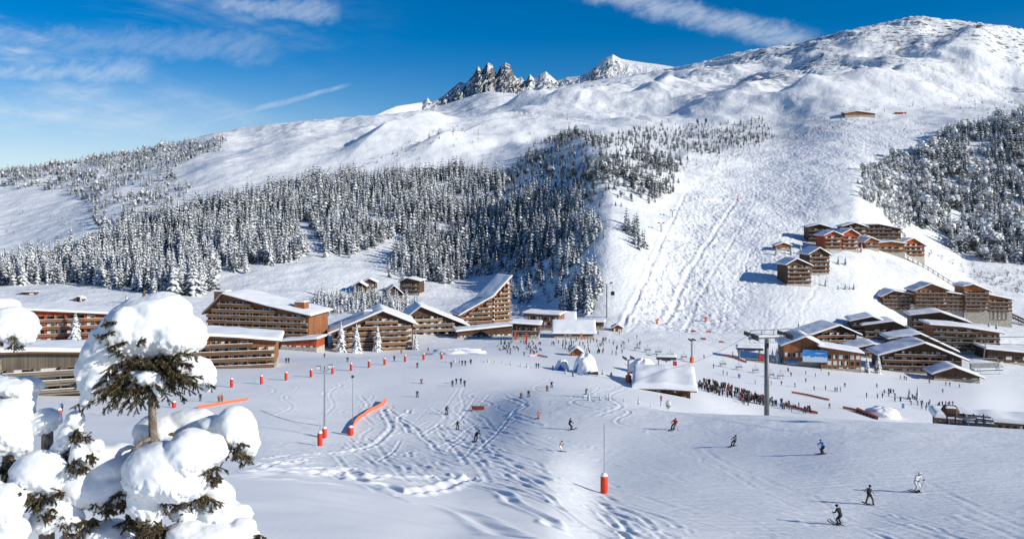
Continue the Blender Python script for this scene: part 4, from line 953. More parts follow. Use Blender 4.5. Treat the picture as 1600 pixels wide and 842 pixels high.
# small huts on the snow front
def small_hut(pxl, pxr, py, h, hp, label, wall='wall_brown', rot=0, ymin=225, cat='hut', slope=0.):
    t = lodge(pxl, pxr, py, rot, [(0, h), (.5, hp), (1, h)], label, 1, 2, 4, wall=wall, snow=.5, over=.7, cat=cat, name='hut', balcony=False, fhpx=h*.9, ymin=ymin, seed=int(pxl), found=3, plinth=False, winh=1.3, slope=slope); done(t); return t
small_hut(893, 909, 556, 6, 12, 'small brown gabled snack hut left of the snow-covered dome tents', ymin=260)
small_hut(958, 972, 518, 6, 10, 'small hut with white snow cap below the gondola mast, right of the pavilions', 'wall_brown', ymin=350)
# ------------------------------------------------------------------ single trees
SG = 'single snowy spruces'
for a in ((118, 548, 66, 'tall snow-laden spruce in front of the red-orange block', 0, 250), (533, 550, 50, 'leftmost of three tall snowy spruces before the dark-walled chalet block', 1, 250),
          (557, 551, 47, 'middle one of three tall snowy spruces before the dark-walled chalet block', 2, 250), (590, 549, 44, 'rightmost of three tall snowy spruces before the dark-walled chalet block', 3, 250),
          (650, 546, 27, 'short snowy spruce in front of the chalet block with pale balcony rails', 4, 250), (1355, 582, 27, 'shorter of two snowy spruces left of the big balconied chalet', 1, 270),
          (1372, 583, 34, 'taller of two snowy spruces left of the big balconied chalet', 2, 270), (1421, 624, 20, 'left of two small snow-heavy trees standing in the flat snow front', 3, 240),
          (1434, 624, 22, 'right of two small snow-heavy trees standing in the flat snow front', 0, 240), (1207, 566, 22, 'leftmost of three snowy spruces between grey pylon and lift building', 1, 280),
          (1214, 567, 26, 'middle of three snowy spruces between grey pylon and lift building', 2, 280), (1222, 566, 21, 'rightmost of three snowy spruces between grey pylon and lift building', 4, 280),
          (1346, 394, 15, 'snowy tree beside the red chalet with the stone foot in the upper hamlet', 0, 430), (1310, 413, 14, 'left of two snowy trees below the red chalet blocks', 1, 430), (1321, 414, 14, 'right of two snowy trees below the red chalet blocks', 2, 430),
          (1290, 447, 13, 'small snowy tree beside the right one of the paired blocks on the spur', 3, 420), (1310, 452, 9, 'row of small trees below the spur, first from the left', 0, 420), (1321, 452, 11, 'row of small trees below the spur, second from the left', 1, 420),
          (1328, 452, 8, 'row of small trees below the spur, third from the left', 2, 420), (1334, 452, 11, 'row of small trees below the spur, fourth from the left', 3, 420), (1545, 522, 21, 'left of two dark spruces on the snow right of the long hillside block', 0, 330),
          (1557, 525, 23, 'right of two dark spruces on the snow right of the long hillside block', 1, 330), (1248, 517, 15, 'lone young spruce behind the brown lift building', 2, 400),
          (1213, 398, 13, 'snowy tree left of the tiny hut beside the upper hamlet', 3, 430), (1236, 398, 15, 'snowy tree right of the tiny hut beside the upper hamlet', 4, 430), (1251, 396, 15, 'snowy tree between the tiny hut and the upper hamlet', 0, 430),
          (198, 474, 18, 'snowy tree on the meadow behind the large snow cap, left one', 2, 380), (126, 472, 11, 'small snowy tree behind the tiny shed on the left meadow', 4, 390)):
    single_tree(a[0], a[1], a[2], a[3].replace('row of small trees below the spur, ', 'small tree in the row below the spur, '), a[5], 'needles' if a[1] in (522, 525) else 'needles_heavy', a[4], SG)
for px, h, l in ((225, 22, 'golden larch top above the big snow cap, taller one'), (251, 17, 'golden larch top above the big snow cap, shorter one')):
    single_tree(px, 474, h+4, l, 400, 'larch', 1, 'golden larches')
for i, (px, py) in enumerate(((698,566),(710,566),(719,567),(735,566),(757,566),(763,566),(773,567),(785,568),(798,570),(814,572),(824,574))):
    single_tree(px, py, RNG.uniform(8, 13), 'tiny snowy tree in the row along the edge of the snow front', 215, 'needles_heavy', i % 5, 'tiny trees along the snow front')
for i, (px, py, h) in enumerate(((920,632,17),(938,633,15),(952,634,16),(975,636,10),(998,637,15),(1017,638,9),(1033,634,12))):
    single_tree(px, py, h, 'bent little snow-covered tree in the line just beyond the piste edge', 150, 'needles_heavy', i % 5, 'little trees beyond the piste edge', .8)
single_tree(1044, 640, 17, 'bare frosted sapling at the right end of the little trees beyond the piste edge', 150, 'frost', 0, None, .8, True)
for i, (px, py, h) in enumerate(((911,583,9),(926,583,9),(942,585,11),(955,587,9),(884,586,9))):
    single_tree(px, py, h, 'small snowy shrub around the foot of the white dome tent', 240, 'needles_heavy', i, 'shrubs by the dome tents', 1.5)

# ------------------------------------------------------------------ safety pads, posts, nets
M['pad'] = plain('red_padding', (.62, .055, .025), .6, .12); M['net'] = plain('orange_net', (.80, .17, .07), .7, .15, 8.); M['net_pale'] = plain('pale_net', (.75, .42, .32), .7, .2, 8.)
M['blue'] = plain('blue_canvas', (.06, .20, .50), .6, .15); M['white_paint'] = plain('white_paint', (.75, .75, .74), .5, .05)
def pad(px, py, hpx, label, group=None, pole=1.0, ymin=60, tall=None, wide=.36):
    p = hit(px, py, ymin); h = hpx*p.y/F; t = thing('padded_post', label, 'padded post', p, 0, group)
    b = MB(); b.tube([(0,0,-.3),(0,0,h)], .05, 6); b.tube([(0,0,h),(0,0,h+(tall*p.y/F if tall else pole))], .035, 6); b.build('post', M['steel'], t)
    b = MB(); b.tube([(0,0,.05),(0,0,.12),(0,0,h*.5),(0,0,h-.06),(0,0,h)], [wide*.92,wide,wide*1.02,wide,wide*.9], 14); b.build('padding', M['pad'], t, True)
    b = MB(); b.tube([(0,0,h+.005),(0,0,h+.1),(0,0,h+.22),(0,0,h+.3)], [wide*.98,wide*.9,wide*.6,.06], 12); b.build('snow_cap', M['snow'], t, True)
    return t
ords = 'first second third fourth fifth sixth seventh eighth ninth tenth eleventh'.split()
for i, (px, py) in enumerate(((362,605),(408.5,600),(447,594),(486,589),(519.6,584),(548.6,579),(576.6,574),(601,570),(633,565),(662,562),(690,561))):
    pad(px, py, 13-.45*i, f'red padded post with thin pole, {ords[i]} from the left in the long row', 'row of red padded posts')
pad(93, 657, 17, 'orange-red padded post at the far left, behind the small snow-laden trees'); pad(272, 637, 9, 'small red padded post under the overhanging snow-laden tree')
pad(507, 684, 15, 'red padding around the foot of the floodlight mast', 'pads by the floodlight', .1, 90); pad(500, 696, 20, 'taller red padded post in front of the floodlight mast', 'pads by the floodlight', 1.2, 90)
pad(944, 770, 27, 'orange-red padded marker post with a snow cap and very tall thin pole', None, 1, 60, 82)
def beam_post(px, py, top, label, heads):
    p = hit(px, py, 90); h = (py-top)*p.y/F; t = thing('floodlight_mast' if heads else 'pole', label, 'mast' if heads else 'pole', p)
    b = MB(); b.tube([(0,0,-.3),(0,0,h*.5),(0,0,h)], [.16,.12,.08] if heads else [.06,.05,.04], 8); b.build('mast', M['steel'], t)
    if heads:
        b = MB(); b.tube([(-.9,0,h-.5),(0,0,h-.9),(.9,0,h-.3)], .05, 6); b.build('bracket', M['steel'], t)
        for x in (-.9, .9):
            b = MB(); b.box(x-.36, x+.36, -.3, .22, h-.5+(x > 0)*.2, h+.05+(x > 0)*.2, 0); b.box(x-.3, x+.3, -.33, -.304, h-.44+(x > 0)*.2, h+(x > 0)*.2, 1); b.build('floodlight', [M['steel'], M['white_paint']], t)
    else:
        b = MB(); b.box(-.22, .22, -.12, .12, h, h+.4); b.build('lamp_head', M['dark_metal'], t)
beam_post(507, 683, 572, 'slim steel floodlight mast with two lamp heads', True)
beam_post(551, 664, 590, 'very thin dark-topped pole right of the floodlight mast', False)
def net(pts, hgt, label, ymin=60, mat='net', cat='safety net', posts=True, n=24, name='safety_net', lift=0.):
    W = [hit(px, py, ymin) for px, py in pts]; t = np.linspace(0, 1, len(W)); tt = np.linspace(0, 1, n)
    P = np.stack([pchip(t, np.array([w[k] for w in W]), tt) for k in range(3)], 1)
    P[:,2] = [ground(x, y)+lift for x, y in P[:,:2]]
    o = P[0].copy(); th = thing(name, label, cat, Vector(o)); P = P-o
    b = MB(); nn = len(P); hh = np.broadcast_to(np.asarray(hgt), (nn,)) if not hasattr(hgt, '__len__') else np.interp(tt, np.linspace(0, 1, len(hgt)), hgt)
    vs = []
    for s in (0, 1):
        for i, p in enumerate(P):
            d = P[min(i+1, nn-1)]-P[max(i-1, 0)]; q = np.array([-d[1], d[0], 0])/(np.hypot(d[0], d[1])+1e-6)*.03*(1 if s else -1)
            vs += [tuple(p+q+[0, 0, .06]), tuple(p+q+[0, 0, hh[i]])]
    fs = []
    for i in range(nn-1):
        a = 2*i; c = 2*nn+2*i
        fs += [(a, a+2, a+3, a+1), (c, c+1, c+3, c+2), (a+1, a+3, c+3, c+1)]
    fs += [(0, 1, 2*nn+1, 2*nn), (2*nn-2, 4*nn-2, 4*nn-1, 2*nn-1)]
    b.add(vs, fs); b.build('netting', M[mat], th)
    if posts:
        for i in range(0, nn, max(1, nn//8)):
            b = MB(); p = P[i]; b.tube([(p[0], p[1], p[2]-.3), (p[0], p[1], p[2]+hh[i]+.15)], .035, 6); b.build('stake', M['pad'], th)
    return th
net([(550,679),(552,668),(560,656),(575,645),(592,637),(604,628)], [.95, .75, .7, .7, .75, 1.1], 'curved orange padded safety net bending away up the middle of the slope', 90)
pad(548, 680, 13, 'thick red pad at the near end of the curved orange net', None, .05, 90, None, .45)
net([(309,638),(350,631),(388,625)], .55, 'long low orange net lying across the snow beside the orange-clad pair', 90, 'net', 'safety net', False)
net([(737,640),(757,640)], .85, 'short orange net panel standing alone on the open piste', 90, 'net', 'safety net', False, 6)
net([(1237,614),(1260,618),(1296,626)], .7, 'orange net on the flat snow front below the lift building', 200, 'net'); net([(1317,638),(1340,643),(1365,651)], .8, 'orange net in front of the white landing mound', 200, 'net')
net([(1222,632),(1250,640),(1278,647)], .8, 'orange net behind the waiting line of skiers right of the pylon', 200, 'net'); net([(1130,556),(1148,560),(1167,567)], .8, 'orange net left of the brown lift building, below the bumpy piste', 250, 'net')
for q, (px, py, l) in enumerate(((1083,518,'tiny orange net at the piste foot, upper left of four'), (1107,519,'tiny orange net at the piste foot, upper right of four'), (1099,530,'tiny orange net at the piste foot, third one down'), (1127,535,'tiny orange net at the piste foot, lowest and farthest right'))):
    net([(px-4, py), (px+4, py+1)], .9, l, 300, 'net', 'safety net', False, 4)
net([(828,557),(840,556),(856,559)], .6, 'long reddish net before the terrace crowd', 240, 'net_pale', 'safety net', False)
def banner(px, py, hpx, label, mat='pad', ymin=250):
    p = hit(px, py, ymin); h = hpx*p.y/F; t = thing('banner', label, 'banner', p)
    b = MB(); b.tube([(0,0,-.2),(0,0,h)], .05, 6); b.build('pole', M['steel'], t)
    b = MB(); b.box(.055, .85, -.02, .02, h*.25, h*.98); b.build('flag', M[mat], t)
banner(804, 536, 18, 'red feather flag at the left of the dark restaurant'); banner(821, 537, 17, 'red feather flag before the dark restaurant terrace'); banner(907, 534, 14, 'orange flag standing in the crowd by the low pavilion', 'net')
banner(1409, 640, 10, 'blue flag among the people by the right lift shed', 'blue', 200)
def lift_tower(px, py, hpx, label, orange=False, ymin=300, arms=2.2, cabin=False, rot=0.2):
    p = hit(px, py, ymin); h = hpx*p.y/F; t = thing('lift_mast', label, 'lift mast', p, rot, 'lift masts on the slopes')
    b = MB(); b.tube([(0,0,-1),(0,0,h)], [.42,.28], 8); b.build('mast', M['steel'], t)
    b = MB(); b.bar((-arms,0,h-.1), (arms,0,h-.1), .3); b.bar((-arms,0,h-1.2), (0,0,h-2.2), .15); b.bar((arms,0,h-1.2), (0,0,h-2.2), .15); b.build('crossarm', M['steel'], t)
    for s in (-1, 1):
        b = MB(); b.bar((s*arms,-1.6,h+.2), (s*arms,1.6,h+.2), .25)
        for k in range(5): b.tube([(s*arms-.12,-1.5+k*.75,h+.45), (s*arms+.12,-1.5+k*.75,h+.45)], .3, 10)
        b.build('roller', M['dark_metal'], t)
    b = MB(); b.box(-arms, arms, -.35, .35, h+.06, h+.28); b.build('snow_cap', M['snow'], t)
    if orange:
        b = MB(); b.tube([(0,0,-.2),(0,0,2)], .9, 10); b.build('padding', M['net'], t)
    if cabin:
        c = thing('gondola_cabin', 'small dark gondola cabin hanging beside the tall mast', 'gondola', Vector(p)+Vector((arms+.4, -2, h-5)))
        b = MB(); b.tube([(0,0,-1.1),(0,0,-.9),(0,0,.7),(0,0,1.)], [.8,1.1,1.05,.7], 8); b.build('cabin', M['dark_metal'], c)
        b = MB(); b.box(-.62, .62, -1.04, -.98, -.1, .6); b.build('window', M['glass'], c)
        b = MB(); b.tube([(0,0,1),(0,0,3.6),(.1,1,4.8)], .08, 6); b.build('hanger', M['steel'], c)
lift_tower(948, 496, 53, 'tall gondola mast at the foot of the shaded wood', False, 380, 2.6, True)
for a in ((928, 394, 20, 'gondola mast in the gap at the right edge of the shaded wood, lower one'), (917, 358, 16, 'gondola mast in the gap at the right edge of the shaded wood, upper one'), (889, 206, 13, 'lift mast on the skyline of the shaded ravine'), (886, 187, 8, 'tiny lift mast on the white slope above the ravine'), (1033, 362, 13, 'lift mast left of the bumpy piste, lower one'), (1051, 340, 11, 'lift mast left of the bumpy piste, upper one')):
    lift_tower(a[0], a[1], a[2], a[3], False, 420, 1.8)
lift_tower(1081, 566, 34, 'thin reddish pole with orange padding on the flat snow front', True, 250, .8)
lift_tower(982, 597, 36, 'dark lift mast with orange padding left of the snow-buried lift station', True, 200, 1.2)
for px, py, h, l in ((1027, 506, 9, 'orange padded snow gun at the foot of the bumpy piste'), (1103, 502, 8, 'orange padded snow gun standing on the lower bumpy piste'), (1153, 312, 7, 'orange padded snow gun at the top edge of the bumpy piste')):
    p = hit(px, py, 300); t = thing('snow_gun', l, 'snow gun', p); u = h*p.y/F
    b = MB(); b.tube([(0,0,-.3),(0,0,u*.6)], .15, 6); b.build('post', M['steel'], t); b = MB(); b.tube([(-.9,0,u*.6),(.5,0,u*.75),(.9,0,u*.8)], [.45,.5,.4], 10); b.build('barrel', M['net'], t)
    b = MB(); b.tube([(0,0,0),(0,0,1.4)], .6, 10); b.build('padding', M['net'], t)

# ------------------------------------------------------------------ the big pylon, its cables and a chair
M['pylon'] = plain('weathered_pylon_steel', (.17, .175, .18), .5, .25, .8, .35)
PY_Y = 152.; x0 = (1198-800)/F*PY_Y; zt = CZ-(524-HY)/F*PY_Y; zb = ground(x0, PY_Y)
t = thing('lift_pylon', 'thick grey steel lift pylon rising behind the piste edge', 'lift pylon', (x0, PY_Y, zb), R(8))
H = zt-zb
b = MB(); b.tube([(0,0,-1),(0,0,H*.45),(0,0,H-.6)], [.49,.46,.40], 18); b.build('mast', M['pylon'], t, True)
b = MB(); b.tube([(0,0,H*.45),(0,0,H*.45+.16)], .52, 18); b.build('flange', M['steel'], t)
b = MB(); b.bar((-3.6,0,H-.5), (4.2,0,H-.3), .42); b.bar((-3.4,0,H+1.0), (4.0,0,H+1.1), .14)
for x in (-3.4, -1.2, 1.2, 4.0): b.bar((x,0,H-.4), (x+.3,0,H+1.1), .12)
b.build('crossarm', M['steel'], t)
b = MB(); b.box(-3.4, 4.0, -.4, .4, H-.25, H+.05); b.build('snow_cap', M['snow'], t)
for s in (-3.1, 3.7):
    b = MB(); b.bar((s,-3,H-.35), (s,3,H-.05), .3)
    for k in range(8): b.tube([(s-.1,-2.8+k*.8,H+.2), (s+.1,-2.8+k*.8,H+.2)], .33, 10)
    b.build('roller', M['dark_metal'], t)
b = MB(); b.bar((-3.8,-.8,H-1.2), (4.4,-.8,H-1.2), .06); b.bar((-3.8,-.8,H-.2), (4.4,-.8,H-.2), .06)
for k in range(9): b.bar((-3.8+k*1.02,-.8,H-1.2), (-3.8+k*1.02,-.8,H-.2), .06)
b.build('catwalk', M['steel'], t)
def cable(a, c, label, r=.03, sag=.6):
    a, c = Vector(a), Vector(c); b = MB(); L = (c-a)
    b.tube([a+L*(k/14)-Vector((0,0,sag*4*(k/14)*(1-k/14))) for k in range(15)], r, 5)
    me = b.mesh('cable', [M['dark_metal']]); return tag(link('cable', me), label, 'cable')
def P3(px, py, Y): return Vector(((px-800)/F*Y, Y, CZ-(py-HY)/F*Y))
top1 = Vector((x0+3.7, PY_Y+.6, zt+.4)); top2 = Vector((x0-3.1, PY_Y-.5, zt+.4))
cable(top1, P3(1760, 541, 104), 'lift cable from the grey pylon to the right carrying the empty chair', .04, .5); cable(top2, P3(1760, 524, 98), 'upper lift cable running from the grey pylon to the right edge', .04, .4)
cable(top2, P3(1015, 578, 262), 'lift cable descending from the grey pylon to the snow-buried station', .035, 2.)
cable(P3(406, 640, 150), P3(498, 664, 131), 'dark rope strung across the snow from the left to the floodlight mast', .035, .5)
def chair(loc, w, label, rot=0, group=None, drop=4.0, sc=1., snowy=True):
    t = thing('lift_chair', label, 'lift chair', loc, rot, group); t.scale = (sc,)*3
    b = MB(); b.tube([(0,.5,drop),(0,.1,drop-.3),(0,.5,1.6),(0,.4,1.3)], .07, 6); b.tube([(-w/2,.35,.1),(-w/2,.45,1.3),(-w/2+.4,.45,1.55),(w/2-.4,.45,1.55),(w/2,.45,1.3),(w/2,.35,.1)], .06, 6); b.build('hanger', M['steel'], t)
    b = MB(); b.box(-w/2, w/2, -.5, .2, 0, .12); b.build('seat', M['dark_metal'], t)
    b = MB(); b.box(-w/2, w/2, .2, .32, .12, .95)
    b.build('backrest', M['steel'], t)
    b = MB(); b.tube([(-w/2,.2,.7),(-w/2,-.6,.5),(w/2,-.6,.5),(w/2,.2,.7)], .04, 6); b.tube([(-w/3,-.6,.5),(-w/3,-.8,-.4),(w/3,-.8,-.4),(w/3,-.6,.5)], .04, 6); b.build('safety_bar', M['steel'], t)
    if snowy:
        b = MB(); b.box(-w/2+.05, w/2-.05, -.48, .18, .124, .3); b.build('seat_snow', M['snow'], t)
    return t
pc = P3(1541, 578, 113); chair(pc, 4.4, 'empty grey eight-seat chair hanging from the near lift cable', R(8), None, 4.2)
CG = 'chairs of the low lift in the snow front'
co_ = 'first second third fourth fifth sixth seventh eighth ninth tenth'.split()
for i, (px, py) in enumerate(((996,548),(1012,551),(1029,554),(1048,558),(1069,562))):
    p = hit(px, py, 250); chair((p.x, p.y, p.z+.6), 2.6, f'low lift chair with snow, {co_[i]} from the left behind the buried station', R(10), CG, 2.8)
for i, (px, py) in enumerate(((1130,573),(1155,578),(1181,583),(1205,590),(1220,592))):
    p = hit(px, py, 240); chair((p.x, p.y, p.z+.6), 2.6, f'low lift chair with snow, {co_[i]} from the left in the row towards the pylon', R(10), CG, 2.8)

# ------------------------------------------------------------------ lift stations, tents, mounds
def dome(name, parent, rx, ry, rz, mat, seed=0, flat=.0, n=26, loc=(0, 0, 0), noise=.06):
    V = []; Fs = []; m = n*2
    for i in range(n+1):
        a = math.pi/2*i/n
        for k in range(m):
            b_ = 2*math.pi*k/m; u = max(0., math.cos(a))**.85
            r = 1+noise*float(fbm(np.array([math.cos(b_)*2+seed]), np.array([math.sin(b_)*2+a*2]), 1.2, 3)[0])
            V.append((rx*u*math.cos(b_)*r, ry*u*math.sin(b_)*r, rz*math.sin(a)*r - (.4 if i == 0 else 0)))
    for i in range(n):
        for k in range(m): Fs.append((i*m+k, i*m+(k+1) % m, (i+1)*m+(k+1) % m, (i+1)*m+k))
    me = new_mesh(name, V, Fs, [M[mat]], smooth=True)
    return link(name, me, parent, loc)
p = hit(915, 582, 230); s = p.y/F
t = thing('dome_tent', 'white snow-covered dome tent with a blue pointed entrance', 'tent', p); dome('canopy', t, 19*s, 16*s, 29*s, 'snow', 3, noise=.12)
b = MB(); b.prism([(-21*s, -.3), (-9*s, -.3), (-12*s, 17*s)], -9*s, -2*s); b.build('entrance', M['blue'], t); b = MB(); b.box(2*s, 18*s, -17.2*s, -8*s, -.3, 4*s); b.build('skirt', M['dark_metal'], t)
p = hit(878, 577, 230); t = thing('dome_tent', 'small blue-shaded tent left of the white dome tent', 'tent', p); dome('canopy', t, 11*s, 9*s, 15*s, 'snow', 8, noise=.15); b = MB(); b.prism([(-10*s, -.3), (5*s, -.3), (-3*s, 9*s)], -10*s, -6*s); b.build('entrance', M['blue'], t)
B = lodge(1000, 1076, 614, -10, [(0, 7), (.5, 8), (1, 6.5)], 'lift station buried under a huge smooth snow roof, by the waiting crowd', 1, 9, 15, wall='wall_dark', fhpx=6.5, seed=51, over=1.8, cat='lift station', name='lift_station', balcony=False, ymin=200, found=5, snow=1.5, plinth=False, slope=.12); done(B)
p = hit(1004, 585, 235); t = thing('snow_mound', 'smooth white snow dome behind the buried lift station', 'snow mound', p); dome('snow_dome', t, 27*s, 20*s, 26*s, 'snow', 5, noise=.1)
b = MB(); b.box(-28*s, -17*s, -22*s, -12*s, -.5, 7*s); b.build('skirt', M['wall_dark'], t)
def open_station(px, py, label, w, d, h, rot, ymin):
    p = hit(px, py, ymin); t = thing('lift_terminal', label, 'lift terminal', p, rot)
    b = MB(); b.box(-w/2, w/2, -d/2, d/2, -.6, .25); b.build('platform', M['concrete'], t)
    for sx in (-1, 1):
        for sy in (-1, 1):
            b = MB(); b.bar((sx*w*.38, sy*d*.36, 0), (sx*w*.34, sy*d*.3, h), .35); b.build('pillar', M['steel'], t)
    b = MB(); b.box(-w*.46, w*.46, -d*.4, d*.4, h, h+1.0); b.build('housing', M['dark_metal'], t)
    snow_slab('roof_snow', [(-w*.46, h+1.0), (w*.46, h+1.0)], -d*.4, d*.4, .7, t, 0, 3, .8, .1)
    b = MB(); b.tube([(0,0,h-.5),(0,0,h-.2)], min(w, d)*.36, 24); b.tube([(0,0,h-1.2),(0,0,h)], .3, 10); b.build('bullwheel', M['steel'], t)
    b = MB(); b.box(w*.30, w*.48, -d*.45, -d*.2, .25, 2.6); b.build('cabin', M['pad'], t)
    b = MB()
    for k in range(5): b.bar((-w/2+k*w/4, -d*.49, .2), (-w/2+k*w/4, -d*.49, 1.3), .08)
    b.bar((-w/2, -d*.49, 1.25), (w/2, -d*.49, 1.25), .08); b.build('railing', M['steel'], t)
    return t
p = hit(716, 552, 235); t = thing('snow_mound', 'long low snow bank between the pale-railed chalet block and the terrace', 'snow mound', p); dome('mound', t, 11, 5, 1.7, 'snow', 14, noise=.3)
for px, l in ((783, 'left one of two closed dark parasols on the terrace'), (789, 'right one of two closed dark parasols on the terrace')):
    p = hit(px, 542, 250); t = thing('parasol', l, 'parasol', p, 0, 'closed parasols')
    b = MB(); b.tube([(0,0,0),(0,0,3.2)], .05, 6); b.build('pole', M['steel'], t); b = MB(); b.tube([(0,0,.9),(0,0,1.4),(0,0,2.6),(0,0,3.2)], [.16,.3,.22,.05], 8); b.build('canopy', M['black'], t)
open_station(1171, 562, 'steel chairlift terminal with red cabin, left of the three spruces by the grey pylon', 12, 7, 4.6, R(-10), 270)
open_station(1041, 574, 'small chairlift terminal with a red cabin behind the buried lift station', 8, 5, 3.2, R(-10), 235)
# the long boarding shed at the right edge
B = lodge(1500, 1660, 672, -17, [(0, 11), (1, 9)], 'long boarding shed with snow roof and row of dark windows, at lower right', 1, 20, 7, wall='wall_brown', fhpx=12, seed=52, over=.8, cat='lift shed', name='lift_shed', balcony=False, ymin=185, Y=215, found=8, snow=1.5, plinth=False, winh=1.2); done(B)
p = spot(1502, 668, 200); g = ground(p.x, p.y); p.z = max(p.z, g)
t = thing('lift_terminal', 'dark open chairlift machinery with ramps in front of the long boarding shed', 'lift terminal', p, R(-14)); s = p.y/F
b = MB(); b.box(-30*s, 45*s, -2, 4, -4, .4); b.build('platform', M['dark_metal'], t)
for k in range(9):
    b = MB(); b.box(-30*s+k*9*s, -29*s+k*9*s, -2.3, -2.05, -2, 2.4 if k < 5 else 1.4); b.build('fence_panel', M['blue'] if k in (1, 4, 6) else M['dark_metal'], t)
b = MB(); b.tube([(-24*s,1,3.4),(-21*s,1,3.8),(-8*s,1,3.8),(-4*s,1,3.2)], [.9,1.5,1.5,.8], 12); b.build('motor_housing', M['wall_dark'], t)
snow_slab('housing_snow', [(-22*s, 4.7), (-8*s, 4.7)], -.2, 2.2, .5, t, 0, 4, .5, .1)
b = MB(); b.tube([(8*s,1,2.4),(8*s,1,2.7)], 2.4, 24); b.tube([(8*s,1,0),(8*s,1,3.2)], .35, 10); b.build('bullwheel', M['steel'], t)
for x in (-18, -6, 6, 20, 34):
    b = MB(); b.bar((x*s, 1.5, -1), (x*s, 1.5, 3.3), .3); b.build('pillar', M['dark_metal'], t)
b = MB(); b.bar((-22*s,1.5,3.2), (44*s,1.5,2.6), .4); b.bar((-22*s,-.5,3.0), (44*s,-.5,2.3), .25); b.build('guide_rail', M['dark_metal'], t)
b = MB(); b.box(2*s, 44*s, -1.9, 0, .42, 1.5); b.build('barrier', M['dark_metal'], t)
for i, x in enumerate((14, 25, 36)):
    q = Matrix.Rotation(R(-14), 4, 'Z') @ Vector((x*s, -.6, 1.7)); chair((p.x+q.x, p.y+q.y, p.z+q.z-.2), 2.6, f'parked lift chair in the dark machinery at lower right, {co_[i]} from the left', R(-14), 'chairs parked in the right-hand machinery', 2.2)
p = hit(1372, 652, 190); t = thing('landing_mound', 'white landing mound with an orange and dark striped ramp on its left', 'snow mound', p, R(-20)); s = p.y/F
dome('mound', t, 27*s, 22*s, 13*s, 'snow', 11, noise=.1, loc=(8*s, 5, -.3))
b = MB(); b.add([(-33*s,4.5,-.2),(-3*s,-5.2,-.2),(-1*s,-4.2,1.2),(-29*s,5.2,1.5)], [(0,1,2,3)], 0); b.add([(-33*s,4.6,-.25),(-3*s,-5.1,-.25),(-1*s,-4.1,1.15),(-29*s,5.3,1.45)], [(3,2,1,0)], 1)
for k in range(6):
    a = k/6; b.box(lerp(-30*s, -5*s, a), lerp(-30*s, -5*s, a)+.5, lerp(3.6, -4.5, a)-.05, lerp(3.6, -4.5, a)+.4, .1, .9, 1)
b.build('ramp', [M['net'], M['dark_metal']], t)
# covered stairs down the hillside
def gallery(a, c, label, ymin):
    A, B_ = hit(*a, ymin), hit(*c, ymin); t = thing('covered_stair', label, 'covered stair', A); D = B_-A; L = D.length; d = D.normalized(); q = d.cross(Vector((0,0,1))).normalized(); n_ = max(8, int(L/4))
    def pt(k, off, up): 
        P = D*(k/n_); g = ground(A.x+P.x, A.y+P.y)-A.z; return Vector((P.x, P.y, max(g, P.z)+up))+q*off
    b = MB()
    for k in range(n_):
        for off in (-1.3, 1.3): b.bar(pt(k, off, .9), pt(k+1, off, .9), .12)
        b.add([pt(k,-1.3,.1), pt(k+1,-1.3,.1), pt(k+1,1.3,.1), pt(k,1.3,.1)], [(0,1,2,3)])
    b.build('railing', M['wall_dark'], t)
    for k in range(n_+1):
        b = MB(); b.bar(pt(k,-1.3,-.8), pt(k,-1.3,2.5), .22); b.bar(pt(k,1.3,-.8), pt(k,1.3,2.5), .22); b.bar(pt(k,-1.3,2.45), pt(k,1.3,2.45), .2); b.build('frame', M['wall_dark'], t)
    b = MB()
    for k in range(n_):
        P = [pt(k,-1.7,2.6), pt(k+1,-1.7,2.6), pt(k+1,1.7,2.6), pt(k,1.7,2.6)]; U = Vector((0,0,.15)); b.add(P+[v+U for v in P], [(0,3,2,1),(4,5,6,7),(0,1,5,4),(2,3,7,6)])
    b.build('roof', M['wall_dark'], t)
    b = MB()
    for k in range(n_):
        P = [pt(k,-1.5,2.76), pt(k+1,-1.5,2.76), pt(k+1,.3,2.76), pt(k,.3,2.76)]; U = Vector((0,0,.3)); b.add(P+[v+U for v in P], [(4,5,6,7),(0,1,5,4),(2,3,7,6)])
    b.build('roof_snow', M['snow'], t)
gallery((1403, 400), (1498, 452), 'long covered stair running down from the upper hamlet', 430)
gallery((1556, 484), (1612, 510), 'second covered stair going down from the long hillside block to the right edge', 400)
